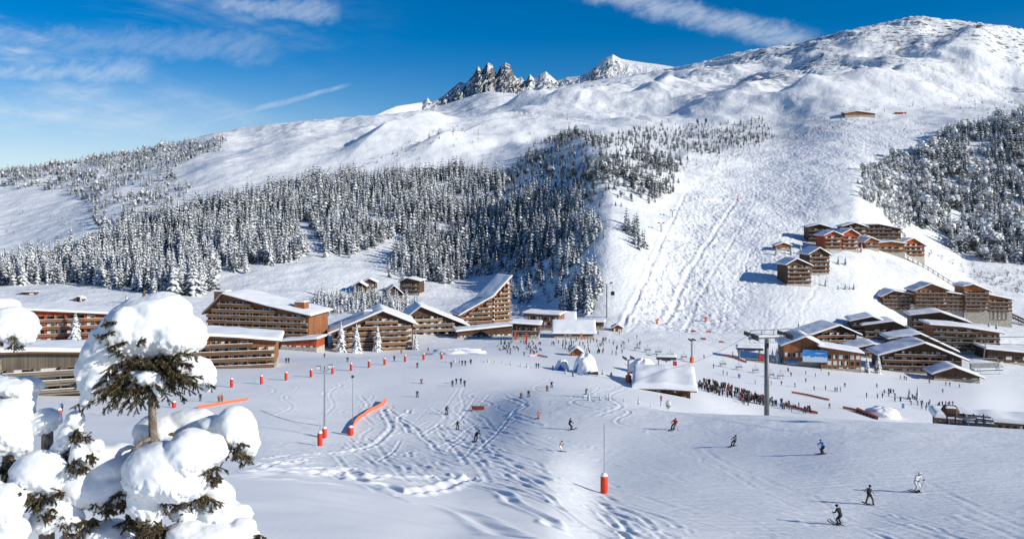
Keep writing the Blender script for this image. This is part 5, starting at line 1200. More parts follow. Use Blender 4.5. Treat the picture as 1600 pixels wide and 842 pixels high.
# ------------------------------------------------------------------ people
SKIN = plain('skin', (.55, .33, .24), .6, .1)
CL = {k: plain('cloth_'+k, v, .8, .18, 9.) for k, v in dict(black=(.02,.021,.024), navy=(.02,.035,.08), red=(.52,.03,.02), blue=(.02,.18,.55), white=(.74,.74,.74), grey=(.42,.42,.41), orange=(.62,.14,.03), beige=(.42,.30,.19), brown=(.11,.075,.05), green=(.06,.16,.07), teal=(.03,.22,.26), pink=(.55,.12,.22)).items()}
def pose_pts(kind):
    """joints of a figure 1.75 m tall, facing -y; returns {name: (x,y,z)}"""
    J = dict(pel=(0,0,.93), sp=(0,.0,1.12), ch=(0,-.01,1.33), nk=(0,-.01,1.50), hd=(0,-.03,1.60), ht=(0,-.02,1.74))
    for s, n in ((-1,'r'), (1,'l')):
        J.update({'hip'+n:(s*.10,0,.90), 'kn'+n:(s*.11,-.03,.49), 'an'+n:(s*.11,.02,.10), 'to'+n:(s*.12,-.17,.05), 'sh'+n:(s*.20,0,1.43), 'el'+n:(s*.27,.03,1.15), 'ha'+n:(s*.27,-.10,.93)})
    def shift(names, d):
        for k in names: J[k] = tuple(a+b for a, b in zip(J[k], d))
    up = [k for k in J if k[:2] in ('sp','ch','nk','hd','ht','sh','el','ha')]
    if kind in ('ski', 'lean', 'tuck'):
        J.update(pel=(0,.16,.80), hipl=(.11,.15,.78), hipr=(-.11,.15,.78), knl=(.15,-.14,.48), knr=(-.15,-.14,.48), anl=(.15,.05,.11), anr=(-.15,.05,.11), tol=(.15,-.17,.06), tor=(-.15,-.17,.06),
                 sp=(0,.08,.98), ch=(0,-.06,1.17), nk=(0,-.14,1.31), hd=(0,-.20,1.40), ht=(0,-.21,1.54))
        for s, n in ((-1,'r'), (1,'l')): J.update({'sh'+n:(s*.20,-.08,1.26), 'el'+n:(s*.33,-.12,1.02), 'ha'+n:(s*.30,-.38,.98)})
        if kind == 'tuck': shift([k for k in J if k[:2] in ('ch','nk','hd','ht','sh','el','ha')], (0,-.12,-.14))
        if kind == 'lean':
            for k in list(J):
                x, y, z = J[k]; J[k] = (x+.36*z, y, z*.95)
    if kind == 'stride':
        J.update(knl=(.16,-.20,.52), anl=(.20,-.18,.10), tol=(.21,-.37,.06), knr=(-.16,.06,.49), anr=(-.20,.24,.11), tor=(-.21,.06,.05), elr=(-.30,-.1,1.18), har=(-.26,-.3,1.05), ell=(.3,.14,1.16), hal=(.28,.14,.93))
    if kind == 'board':
        J.update(pel=(0,.06,.84), hipl=(.12,.05,.82), hipr=(-.12,.05,.82), knl=(.25,-.08,.48), knr=(-.25,-.08,.48), anl=(.33,.04,.11), anr=(-.33,.04,.11), tol=(.36,-.14,.06), tor=(-.36,-.14,.06)); shift(up, (0,-.02,-.08))
        J.update(ell=(.40,.05,1.16), hal=(.50,-.02,.95), elr=(-.38,.02,1.10), har=(-.42,-.12,.90))
    if kind == 'sit':
        J.update(pel=(0,.1,.46), hipl=(.1,.08,.46), hipr=(-.1,.08,.46), knl=(.13,-.33,.48), knr=(-.13,-.33,.48), anl=(.13,-.33,.1), anr=(-.13,-.33,.1), tol=(.13,-.5,.05), tor=(-.13,-.5,.05)); shift(up, (0,.08,-.47))
    return J
EDGES = [('pel','sp'),('sp','ch'),('ch','nk'),('nk','hd'),('hd','ht')]+[e for n in 'lr' for e in (('pel','hip'+n),('hip'+n,'kn'+n),('kn'+n,'an'+n),('an'+n,'to'+n),('ch','sh'+n),('sh'+n,'el'+n),('el'+n,'ha'+n))]
RAD = dict(pel=.155, sp=.15, ch=.17, nk=.065, hd=.092, ht=.085, hip=.115, kn=.085, an=.075, to=.055, sh=.085, el=.062, ha=.05)
_body = {}
def body_mesh(kind, top, legs, sub=1, head='black', face=True):
    key = (kind, top, legs, sub, head)
    if key in _body: return _body[key]
    J = pose_pts(kind); names = list(J); me = bpy.data.meshes.new('person_base'); me.from_pydata([J[k] for k in names], [(names.index(a), names.index(b)) for a, b in EDGES], [])
    o = bpy.data.objects.new('person_base', me); COL.objects.link(o); sk = o.modifiers.new('s', 'SKIN'); sk.use_smooth_shade = True
    for i, k in enumerate(names):
        r = RAD.get(k) or RAD[k[:2]] if k[:3] != 'hip' else RAD['hip']; me.skin_vertices[0].data[i].radius = (r, r*(.8 if k in ('ch','sp','pel') else 1)); me.skin_vertices[0].data[i].use_root = (k == 'pel')
    if sub: ss = o.modifiers.new('u', 'SUBSURF'); ss.levels = ss.render_levels = sub
    dg = bpy.context.evaluated_depsgraph_get(); m2 = bpy.data.meshes.new_from_object(o.evaluated_get(dg)); bpy.data.objects.remove(o); bpy.data.meshes.remove(me)
    m2.name = 'person'; m2.materials.clear()
    for x in (CL[top], CL[legs], SKIN, CL['black'], CL[head]): m2.materials.append(x)
    seg = [(Vector(J[a]), Vector(J[b]), a, b) for a, b in EDGES]
    for f in m2.polygons:
        c = f.center; best = min(seg, key=lambda s: (c - (s[0]+(s[1]-s[0])*max(0, min(1, (c-s[0]).dot(s[1]-s[0])/(s[1]-s[0]).length_squared)))).length)
        a, b = best[2], best[3]
        if a == 'hd' or b == 'hd': f.material_index = 2 if (f.normal.y < -.35 and c.z < J['ht'][2]-.08 and a == 'hd') or (a == 'nk') else 4
        elif a[:2] == 'an': f.material_index = 3
        elif a[:2] == 'kn' and (c-Vector(J[b])).length < .13: f.material_index = 3
        elif a[:2] == 'el' and (c-Vector(J[b])).length < .09: f.material_index = 3
        elif a[:2] in ('hi', 'kn') or a == 'pel' and b != 'sp' or (a == 'pel' and c.z < J['pel'][2]-.01): f.material_index = 1
        else: f.material_index = 0
    _body[key] = m2; return m2
SKI = {}
def ski_mesh():
    if 'ski' not in SKI:
        b = MB(); n = 14; L = 1.65
        prof = [(-.5+i/n)*L for i in range(n+1)]
        vs = []; fs = []
        for y in prof:
            u = (-y/L+.5)      # 1 = tip (at -y)
            w = .075*(1 if .1 < u < .9 else .75); z = .02+max(0, u-.86)*1.1
            vs += [(-w,y,z),(w,y,z),(w,y,z+.018),(-w,y,z+.018)]
        for i in range(n):
            a = i*4
            for k in range(4): fs.append((a+k, a+(k+1) % 4, a+4+(k+1) % 4, a+4+k))
        fs += [(0,1,2,3), (4*n+3,4*n+2,4*n+1,4*n)]
        b.add(vs, fs); SKI['ski'] = b.mesh('ski', [CL['black']])
        b = MB(); b.tube([(0,0,0),(0,0,1.1)], .011, 6); b.tube([(0,0,1.0),(0,0,1.14)], .02, 6); b.tube([(0,0,.06),(0,0,.075)], .05, 8); SKI['pole'] = b.mesh('ski_pole', [CL['black']])
        b = MB(); n = 20; vs = []
        for i in range(n+1):
            x = (-.5+i/n)*1.5; w = .13*(1-max(0, abs(x)-.62)*3.5); z = .02+max(0, abs(x)-.6)*.5; vs += [(x,-w,z),(x,w,z),(x,w,z+.02),(x,-w,z+.02)]
        b.add(vs, [(i*4+k, i*4+(k+1) % 4, i*4+4+(k+1) % 4, i*4+4+k) for i in range(n) for k in range(4)]+[(0,1,2,3), (4*n+3,4*n+2,4*n+1,4*n)]); SKI['board'] = b.mesh('snowboard', [CL['brown']])
    return SKI
PGROUP = {}
def person(px, py, top, legs, kind, face, label, group=None, gear='none', hpx=None, head='black', pack=None, ymin=24, sub=None, at=None):
    p = at if at is not None else hit(px, py, ymin)
    tall = {'ski': 1.56, 'lean': 1.46, 'tuck': 1.4, 'board': 1.66, 'sit': 1.27}.get(kind, 1.75)
    sc = (hpx*p.y/F/tall) if hpx else RNG.uniform(.96, 1.06)
    sc = max(.85, min(1.35, sc))
    me = body_mesh(kind, top, legs, (2 if hpx and hpx > 15 else 1) if sub is None else sub, head)
    o = link('person', me, None, (p.x, p.y, p.z)); o.rotation_euler = (0, 0, R(face)); o.scale = (sc,)*3
    tag(o, label, 'person', group)
    J = pose_pts(kind); K = ski_mesh()
    if gear in ('ski', 'skiplus'):
        for n in 'lr':
            a = J['an'+n]; k = link('ski', K['ski'], o, (a[0], a[1]-.18, .0))
        for n in 'lr':
            h = Vector(J['ha'+n]); k = link('ski_pole', K['pole'], o, (h.x+(.06 if n == 'l' else -.06), h.y+.45, .02)); d = h+Vector((0,-.02,.08))-k.location
            k.rotation_euler = d.to_track_quat('Z', 'Y').to_euler(); k.scale = (1, 1, d.length/1.1)
    if gear == 'board': link('snowboard', K['board'], o, (0, 0, 0))
    if gear in ('skiplus', 'board'):
        hd = Vector(J['hd']); ht = Vector(J['ht']); c = hd.lerp(ht, .45)
        b = MB(); n = 14; vs = []; 
        for i in range(7):
            a = -.12+1.69*i/6
            for q in range(n): vs.append((c.x+.118*math.cos(a)*math.cos(6.283*q/n), c.y+.015+.132*math.cos(a)*math.sin(6.283*q/n), c.z+.02+.125*math.sin(a)))
        b.add(vs, [(i*n+q, i*n+(q+1) % n, (i+1)*n+(q+1) % n, (i+1)*n+q) for i in range(6) for q in range(n)]+[tuple(range(6*n, 7*n))]); b.build('helmet', CL[head], o, True)
        b = MB(); b.tube([(c.x-.075,c.y-.085,c.z-.0),(c.x-.03,c.y-.115,c.z-.0),(c.x+.03,c.y-.115,c.z-.0),(c.x+.075,c.y-.085,c.z-.0)], [.028,.036,.036,.028], 8); b.build('goggles', M['glass'], o, True)
    if pack:
        ch = Vector(J['ch']).lerp(Vector(J['sp']), .35); b = MB(); b.tube([(ch.x,ch.y+.21,ch.z-.27),(ch.x,ch.y+.24,ch.z-.18),(ch.x,ch.y+.22,ch.z+.05),(ch.x,ch.y+.17,ch.z+.2)], [.12,.16,.15,.09], 10); b.build('backpack', CL[pack], o, True)
    return o
N_ = 'skiers on the near piste'
person(1311, 820, 'black', 'black', 'ski', 215, 'skier all in black with bent knees, nearest at the lower right', N_, 'skiplus', 31, 'black')
person(1359, 788, 'grey', 'brown', 'board', 128, 'snowboarder in a pale grey jacket and brown trousers with a black backpack', N_, 'board', 30, 'black', 'black')
person(1433, 769, 'white', 'white', 'ski', 28, 'skier dressed all in white on the near piste', N_, 'skiplus', 32, 'white')
person(1285, 709, 'blue', 'black', 'ski', -80, 'skier in a bright blue jacket and dark trousers', N_, 'skiplus', 23, 'blue')
person(1144, 697, 'grey', 'black', 'lean', -40, 'skier in a grey jacket with black backpack, leaning into a turn', N_, 'skiplus', 19, 'black', 'black')
person(1050, 671, 'red', 'black', 'lean', -30, 'skier in a red jacket leaning into a turn', N_, 'skiplus', 19, 'red')
person(741, 691, 'black', 'navy', 'lean', 20, 'skier in black and dark blue gliding downhill in mid-slope', N_, 'skiplus', 19)
person(876, 705, 'beige', 'white', 'ski', 70, 'skier in a beige jacket and white trousers, left of the tall marker post', N_, 'skiplus', 17)
person(893, 671, 'black', 'black', 'lean', 120, 'skier in black in mid-turn near the piste edge', N_, 'skiplus', 16)
person(715, 671, 'black', 'black', 'ski', 10, 'skier in black above the one in dark blue', N_, 'skiplus', 15); person(698, 647, 'navy', 'black', 'ski', 15, 'skier in navy, alone left of the short orange net panel', N_, 'skiplus', 14)
person(840, 654, 'beige', 'orange', 'lean', 60, 'skier in beige and orange near the piste edge', N_, 'ski', 14)
MID = [(652,620,'navy','black','ski',10,'skier in navy alone on the smooth slope left of centre'),(658,599,'red','black','tuck',80,'skier in a red top bending low on the smooth slope'),(652,574,'black','black','ski',0,'skier in black just below the end of the red padded row'),
 (707,604,'navy','black','stand',0,'leftmost of four skiers standing together on the smooth slope'),(713,600,'black','black','stand',30,'second from left of four skiers standing together on the smooth slope'),(720,600,'black','navy','stand',-20,'third from left of four skiers standing together on the smooth slope'),(726,604,'black','black','stand',10,'rightmost of four skiers standing together on the smooth slope'),
 (705,574,'black','black','stand',0,'skier standing apart left of the upper group of skiers'),(722,571,'navy','black','stand',20,'leftmost in the upper group of skiers near the tiny trees'),(727,571,'black','black','stand',0,'middle one in the upper group of skiers near the tiny trees'),(736,569,'black','black','stand',-30,'rightmost in the upper group of skiers near the tiny trees'),
 (838,575,'black','black','stand',0,'left one of a dark-clothed pair right of the tiny trees'),(841.5,575,'navy','black','stand',0,'right one of a dark-clothed pair right of the tiny trees'),(864,579,'brown','black','stand',0,'skier in brown below the blue-shaded tent'),(895,588,'black','black','ski',30,'skier in black below the white dome tent'),
 (855,611,'orange','black','ski',10,'skier in orange on the lower smooth slope'),(862,605,'black','black','ski',10,'skier in black right behind the one in orange'),(826,620,'black','black','ski',5,'skier in black above the beige-and-orange one'),(915,616,'black','black','lean',60,'skier leaning in mid-turn left of the little bent trees'),(814,622,'red','black','tuck',20,'skier in red crouching beside another on the lower smooth slope'),
 (995,604,'black','black','lean',60,'dark skier gliding left of the buried lift station'),(1005,606,'black','black','stand',0,'leftmost of the group before the buried lift station'),(1009,604,'navy','black','stand',0,'second from left in the group before the buried lift station'),(1017,606,'orange','black','stand',0,'one in orange in the group before the buried lift station'),(1020,611,'black','black','stand',0,'rightmost of the group before the buried lift station'),(1075,622,'black','black','ski',30,'lone skier right below the buried lift station'),
 (97,642,'blue','black','stand',0,'person in blue at the far left beyond the snow-laden trees'),(163,649,'brown','black','stand',0,'person in brown seen beneath the big snow cap'),(313,627,'black','black','stand',20,'person in black left of the long low orange net'),(342,630,'orange','brown','stand',0,'left one of a pair in orange behind the low orange net'),(346.5,629,'orange','brown','stand',10,'right one of a pair in orange behind the low orange net'),
 (507,559,'black','black','stand',0,'person in black below the annex'),(543,565,'black','black','ski',10,'dark skier before the three snowy spruces'),(627,552,'navy','black','ski',10,'skier in navy before the gabled chalet blocks'),(669,549,'black','black','stand',0,'person in black at the foot of the pale-railed chalet block'),(447,567,'black','black','stand',0,'left one of a dark pair by the low timber block'),(451,567,'navy','black','stand',0,'right one of a dark pair by the low timber block'),(616,564,'black','black','stand',0,'lone dark figure between two red padded posts'),(819,556,'blue','black','stand',0,'person in blue before the long reddish net'),
 (1114,599,'red','black','stand',0,'person in red on the flat snow right of the buried station'),(1118,601,'black','black','stand',0,'person in black beside the one in red on the flat snow'),(1478,602,'orange','brown','stand',0,'person in orange on the flat snow below the snack hut'),(1484,603,'black','black','stand',0,'person in black beside the one in orange below the snack hut'),(1259,597,'red','black','stand',0,'person in a red top on the flat snow below the lift building')]
for px, py, a, c, k, f, l in MID: person(px, py, a, c, k, f, l, 'skiers on the slope and snow front', 'ski' if k in ('ski', 'lean', 'tuck') else 'none', None if py < 640 else 13, RNG.choice(['black', 'navy', 'red', 'white']), None, 90)
COLS_ = ['black','black','black','black','navy','navy','brown','brown','red','blue','grey','teal','orange','green','white','beige']
def scatter(pts, label, group, ymin=190, kinds=('stand','stand','stride')):
    for px, py in pts:
        person(px, py, RNG.choice(COLS_[:10]), RNG.choice(['black','black','navy','brown']), RNG.choice(kinds), float(RNG.uniform(0, 360)), label, group, 'none', None, 'black', None, ymin, 1)
scatter([(1033,631),(1154,590),(1180,618),(1130,585),(1136,587),(1156,591),(1077,577),(1083,580),(1062,581),(1232,581),(1236,588),(1242,605),(1221,602),(1205,602),(1272,610),(1274,589),(1231,580),(1283,579),(1295,587),(1259,585),(1290,609),(1305,612),(1308,612),(1313,612),(1320,605),(1370,606),(1407,592),(1413,593),(1416,594),(1452,599),(1499,606),(1473,614),(1354,621),(1371,622),(1296,638),(1100,560),(1145,555),(1115,575),(1180,600)],
        'small dark-clothed skier on the wide flat snow below the lift building', 'skiers on the flat snow front')
def poly_pts(poly, n):
    a, b = np.array(poly).min(0), np.array(poly).max(0); out = []
    while len(out) < n:
        q = RNG.uniform(a, b)
        if in_poly(q[:1], q[1:], poly)[0]: out.append((float(q[0]), float(q[1])))
    return out
scatter(poly_pts([(1203,626),(1225,630),(1279,644),(1276,650),(1235,644),(1203,634)], 30), 'skier in the loose waiting line right of the grey pylon', 'waiting line right of the pylon')
scatter(poly_pts([(1148,618),(1170,622),(1198,628),(1198,634),(1165,634),(1150,628)], 12), 'skier between the dense queue and the grey pylon', 'skiers by the pylon')
scatter(poly_pts([(1375,612),(1405,614),(1445,630),(1440,638),(1410,632),(1378,622)], 20), 'skier in the crowd walking to the right-hand lift shed', 'crowd by the right lift shed')
scatter(poly_pts([(1432,628),(1490,632),(1486,642),(1438,642)], 16), 'skier queuing among the dark machinery at the lower right', 'queue in the right machinery')
scatter(poly_pts([(858,532),(960,530),(985,545),(960,556),(890,552),(862,542)], 62), 'tiny skier in the busy crowd before the pavilions', 'crowd before the pavilions', 260)
scatter(poly_pts([(765,540),(800,534),(846,536),(850,552),(815,556),(775,556)], 50), 'tiny figure sitting or standing on the restaurant terrace', 'people on the restaurant terrace', 250, ('stand','sit','sit'))
scatter(poly_pts([(880,520),(990,522),(1010,540),(990,560),(960,558)], 16), 'tiny skier around the foot of the bumpy piste', 'skiers at the foot of the bumpy piste', 260)
for i, (px, py, l) in enumerate(((1125,458,'lone skier on the middle of the bumpy piste'),(1000,455,'lone skier beside the left edge of the bumpy piste'),(1003,470,'skier low on the left edge of the bumpy piste'),(1153,306,'skier near the top of the bumpy piste'))):
    person(px, py, 'red' if i else 'black', 'black', 'ski', 10, l, 'skiers on the bumpy piste', 'none', None, 'black', None, 380, 1)
# the dense queue reads as one mass
Vs, Fs_, Ms_ = [], [], []; off = 0
QP = poly_pts([(1074,598),(1098,597),(1130,603),(1160,613),(1215,633),(1212,637),(1155,626),(1115,616),(1083,606)], 190)
base = [body_mesh('stand', a, 'black', 0, h) for a, h in (('black','black'),('navy','black'),('brown','navy'),('red','black'),('grey','white'),('teal','black'))]
mats = []
for m in base:
    for x in m.materials:
        if x not in mats: mats.append(x)
arr = []
for m in base:
    v = np.empty(len(m.vertices)*3); m.vertices.foreach_get('co', v); arr.append((v.reshape(-1, 3), [tuple(f.vertices) for f in m.polygons], [mats.index(m.materials[f.material_index]) for f in m.polygons]))
for px, py in QP:
    p = hit(px, py, 200); k = int(RNG.choice([0,0,0,0,1,1,1,2,2,3,4])); v, f, mi = arr[k]; a = RNG.uniform(0, 6.28); s = RNG.uniform(.95, 1.08)
    w = np.stack([(v[:,0]*math.cos(a)-v[:,1]*math.sin(a))*s+p.x, (v[:,0]*math.sin(a)+v[:,1]*math.cos(a))*s+p.y, v[:,2]*s+p.z], 1)
    Vs.append(w); Fs_ += [tuple(i+off for i in q) for q in f]; Ms_ += mi; off += len(v)
tag(link('waiting_crowd', new_mesh('waiting_crowd', np.concatenate(Vs), Fs_, mats, Ms_, True)), kind='stuff')
# ------------------------------------------------------------------ snow-laden trees in the foreground
def fol_mat():
    n = N('spruce_sprays'); c = n.coord(); f = n.noise(c, 7, 4, .6); g = n.noise(c, 38, 2, .5)
    col = n.mix(n.ramp(f, .35, .65), (.030, .038, .022), (.15, .112, .050))
    col = n.mix(n.math('MULTIPLY', n.ramp(g, .62, .72), .8), col, (.85, .86, .88))
    return n.finish(col, .65)
M['sprays'] = fol_mat(); M['twig'] = plain('brown_twig', (.13, .085, .045), .9, .35, 12)
def bark_mat():
    n = N('spruce_trunk_bark'); c = n.coord(); f = n.noise(n.mapping(c, (9, 9, 4)), 2.2, 6, .7); v = n.node('ShaderNodeTexVoronoi'); n.set(v.inputs['Vector'], n.mapping(c, (22, 22, 12))); v.inputs['Scale'].default_value = 1
    col = n.mix(n.ramp(f, .3, .7), (.10, .075, .055), (.33, .27, .215)); col = n.mix(n.ramp(v.outputs['Distance'], .1, .35, .6, 0), col, (.05, .036, .026))
    return n.finish(col, .9, n.bump(n.math('ADD', f, v.outputs['Distance']), .6, .03))
M['trunk_bark'] = bark_mat()
TY = 13.0
def Q(px, py, dy=0., Y0=None):
    Y = (Y0 or TY)+dy; return Vector(((px-800)/F*Y, Y, CZ-(py-HY)/F*Y))
def snow_clump(parent, blobs, voxel=.026, rough=.02, seed=0, name='snow_clump', org=None):
    """blobs: (px, py, rx, ry, dy metres[, rdepth px]) joined into one smooth body of snow"""
    bm = bmesh.new()
    for q in blobs:
        px, py, rx, ry, dy = q[:5]; rd = q[5] if len(q) > 5 else .85*rx; s = (TY+dy)/F
        bmesh.ops.create_icosphere(bm, subdivisions=4, radius=1, matrix=Matrix.Translation(Q(px, py, dy)-org) @ Matrix.Diagonal((rx*s, rd*s, ry*s, 1)))
    me = bpy.data.meshes.new('tmp'); bm.to_mesh(me); bm.free()
    o = bpy.data.objects.new('tmp', me); COL.objects.link(o); r = o.modifiers.new('r', 'REMESH'); r.mode = 'VOXEL'; r.voxel_size = voxel
    sm = o.modifiers.new('s', 'SMOOTH'); sm.factor = .6; sm.iterations = 16
    m2 = bpy.data.meshes.new_from_object(o.evaluated_get(bpy.context.evaluated_depsgraph_get())); bpy.data.objects.remove(o); bpy.data.meshes.remove(me)
    n = len(m2.vertices); v = np.empty(n*3); m2.vertices.foreach_get('co', v); v = v.reshape(-1, 3); nr = np.empty(n*3); m2.vertices.foreach_get('normal', nr); nr = nr.reshape(-1, 3)
    d = fbm(v[:,0]+seed, v[:,2]*1.1+v[:,1]*.7, .5, 3, .45, seed)*rough*2.0 + fbm(v[:,0]*1.3+v[:,1], v[:,2]+seed, .15, 3, .5, seed+3)*rough*np.where(nr[:,2] < 0, .9, .18)
    # the undersides sag into ragged fringes
    d += np.where(nr[:,2] < -.2, 1, 0)*np.abs(fbm(v[:,0], v[:,1], .10, 3, .6, seed+6))*rough*2.2
    v = v + nr*d[:,None]
    m2.vertices.foreach_set('co', v.ravel()); m2.materials.clear(); m2.materials.append(M['snow_near']); m2.polygons.foreach_set('use_smooth', np.ones(len(m2.polygons), bool)); m2.update(); m2.name = name
    return link(name, m2, parent)
def near_snow():
    n = N('snow_on_branches'); c = n.coord(); n1 = n.noise(c, 7, 4, .6); n2 = n.noise(c, 45, 4, .65)
    n.b.inputs['Subsurface Weight'].default_value = .25; n.b.inputs['Subsurface Radius'].default_value = (.06, .07, .09); n.b.inputs['Subsurface Scale'].default_value = .5
    return n.finish(n.mix(n1, (.87, .88, .89), (.93, .93, .935)), .65, n.bump(n.math('ADD', n1, n.math('MULTIPLY', n2, .22)), .35, .03))
M['snow_near'] = near_snow()
def sprays(parent, list_, seed=0, org=None, dense=1.):
    """list_: (px0, py0, px1, py1, dy0, dy1, twig length px) woody branch with needled side twigs"""
    rg = random.Random(seed)
    for q in list_:
        a, c = Q(q[0], q[1], q[4])-org, Q(q[2], q[3], q[5])-org; L = (c-a).length; tw = q[6]*TY/F
        mid = a.lerp(c, .5)+Vector((0, 0, .10*L))
        def at(t): return a*(1-t)**2+mid*2*t*(1-t)+c*t*t
        b = MB(); b.tube([at(k/6) for k in range(7)], [.016*(1-k/9) for k in range(7)], 5, 0)
        vs, fs = [], []
        nt = max(6, int(L/.026*dense))
        for i in range(nt):
            t = rg.uniform(.12, 1.) if i else 1.
            p = at(t); d = (at(min(1, t+.05))-at(max(0, t-.05))).normalized()
            s = Vector((rg.uniform(-1, 1), rg.uniform(-1, 1), rg.uniform(-1.1, .5))).normalized()
            u = (d*rg.uniform(.5, 1.3)+s*.95 + Vector((0, 0, -.30))).normalized() if i else d
            ln = tw*rg.uniform(.45, 1.15)*(1.1-.45*t); e = p+u*ln
            b.tube([p, p.lerp(e, .5)+Vector((0,0,.006)), e], [.006, .005, .003], 3, 0, False)
            nn = int(44*max(.5, ln/.1)); side0 = u.orthogonal().normalized()
            for k in range(nn):
                f = rg.random(); base = p.lerp(e, f); ang = rg.uniform(0, 6.283); o_ = Matrix.Rotation(ang, 3, u) @ side0
                nd = (o_*.8+u*.75).normalized(); nl = rg.uniform(.024, .042); w = u.cross(nd).normalized()*.0058
                j = len(vs); vs += [base-w, base+w, base+nd*nl]; fs.append((j, j+1, j+2))
        br = b.build('branch', M['twig'], parent)
        m = MB(); m.add(vs, fs); me = bpy.data.meshes.new('needles'); me.from_pydata(m.v, [], m.f); me.materials.append(M['sprays']); link('needles', me, br)
def needle_tuft(parent, pts, seed, org):
    L = []
    rg = random.Random(seed)
    for px, py, r, dy in pts:
        for k in range(max(4, int(r/2.2))):
            a = rg.uniform(-.5, 3.64); L.append((px+rg.uniform(-.2, .2)*r, py-.3*r, px+r*math.cos(a), py+r*.9*math.sin(a)*(.9 if math.sin(a) > 0 else .4), dy+rg.uniform(-.15, .15), dy+rg.uniform(-.3, .25)-.05, 13))
    sprays(parent, L, seed+1, org, .8)
def wood_tube(parent, pts, rad, name='trunk', org=None, mat='trunk_bark', n=14):
    b = MB(); P = [Q(*p)-org for p in pts]; b.tube(P, [r*TY/F for r in rad], n); return b.build(name, M[mat], parent, True)

# --- the big tree
gx = (240-800)/F*TY; org = Vector((gx, TY, ground(gx, TY)))
T1 = thing('snow_laden_spruce', 'large snow-laden spruce with a mushroom-shaped snow cap, in front of the slope', 'tree', org)
gpy = HY+(CZ-org.z)/TY*F
wood_tube(T1, [(236,520),(237,600),(238,650),(240,690),(241,760),(243,830),(245,gpy+20)], [3,5,6,6.5,8.5,10,15], org=org)
wood_tube(T1, [(237,690,-.02),(232,686,-.2),(222,690,-.3),(208,703,-.4),(196,722,-.5)], [4,4,3.5,3,2], 'branch', org)
wood_tube(T1, [(240,690,.1),(262,679,.1),(295,676,.05),(335,675,.0),(368,690,0)], [4,3.5,3,2.5,1.5], 'branch', org)
snow_clump(T1, [(237,512,70,50,0,60),(276,520,44,34,-.1,50),(206,518,46,44,-.1,55),(180,536,38,40,-.2,40),(160,555,30,32,-.25,32),(142,578,20,27,-.3,22),(133,596,12,20,-.3),(300,528,22,24,-.1),(250,482,50,24,0,50),(160,590,20,20,-.45),(146,602,15,17,-.5),(134,622,11,14,-.5),(194,515,22,34,-.5)], .026, .020, 1, org=org)
snow_clump(T1, [(306,578,27,24,-.1),(282,570,24,11,-.15),(325,588,15,20,-.1),(322,602,9,12,-.1),(262,562,20,8,-.1)], .022, .018, 2, org=org)
snow_clump(T1, [(230,588,24,11,-.45),(250,597,14,18,-.45),(213,584,13,8,-.45),(252,610,9,9,-.45)], .02, .016, 3, org=org)
snow_clump(T1, [(200,602,9,7,-.4),(206,596,10,6,-.4)], .018, .012, 31, org=org)
snow_clump(T1, [(168,726,42,28,-.1),(132,754,44,36,-.2,40),(106,782,25,32,-.25),(168,762,38,32,-.2),(112,760,30,30,-.2),(190,712,24,22,0)], .026, .018, 4, org=org)
snow_clump(T1, [(258,668,48,22,.45),(300,656,36,17,.45),(232,684,22,24,.35),(282,690,28,16,.2)], .026, .018, 5, org=org)
snow_clump(T1, [(368,666,35,31,-.05),(390,684,16,27,-.05),(338,664,34,17,.05),(312,672,22,14,.1),(352,682,24,14,0)], .024, .018, 6, org=org)
snow_clump(T1, [(252,734,58,46,-.6,50),(300,706,42,36,-.6,42),(334,700,20,23,-.55),(224,775,26,42,-.6),(216,738,26,34,-.6),(236,800,20,20,-.6),(280,748,50,30,-.6)], .026, .020, 7, org=org)
snow_clump(T1, [(342,776,25,27,-.15),(330,765,22,16,-.15),(348,800,40,16,-.2),(376,800,20,15,-.2),(290,800,26,14,-.3)], .024, .018, 8, org=org)
snow_clump(T1, [(326,834,60,20,-.45),(380,828,21,22,-.45),(300,828,40,16,-.5),(350,846,58,20,-.45)], .026, .018, 9, org=org)
snow_clump(T1, [(166,832,42,20,-.1),(130,842,36,14,-.1),(190,842,36,20,-.1)], .026, .018, 10, org=org)
fan = []
rg = random.Random(5)
for x1, y1, dy in ((117,634,-.55),(112,602,-.35),(128,640,-.6),(150,628,-.7),(165,640,-.6),(180,632,-.6),(190,640,-.5),(205,636,-.55),(212,640,-.5),(222,632,-.45),(196,618,-.7),(175,612,-.7),(160,608,-.75),(150,612,-.7),(262,624,-.5),(272,612,-.6),(288,622,-.5),(300,612,-.45),(305,600,-.4),(310,590,-.5),(285,596,-.6),(296,570,-.55),(305,556,-.45),(280,560,-.6),(255,566,-.65),(240,570,-.7),(225,566,-.7),(210,568,-.7),(195,574,-.7),(190,590,-.7),(258,590,-.7),(270,580,-.65),(172,545,-.75),(160,528,-.75),(330,602,-.2),(178,590,-.75),(205,606,-.7)):
    fan.append((238+rg.uniform(-8, 8), 566+rg.uniform(-12, 26), x1, y1, rg.uniform(-.15, .05), dy, 16))
rg2 = random.Random(9)
fan += [(238+rg2.uniform(-60, 55), 556+rg2.uniform(-8, 14), 238+rg2.uniform(-100, 75), 596+rg2.uniform(-30, 34), rg2.uniform(-.35, .2), rg2.uniform(-.7, .1), 15) for _ in range(34)]
fan += [(158,510,178,503,-.55,-.86,9),(150,532,178,519,-.5,-.86,9),(170,547,196,534,-.55,-.9,10),(214,540,226,530,-.6,-.92,9)]
sprays(T1, fan, 11, org, 1.15)
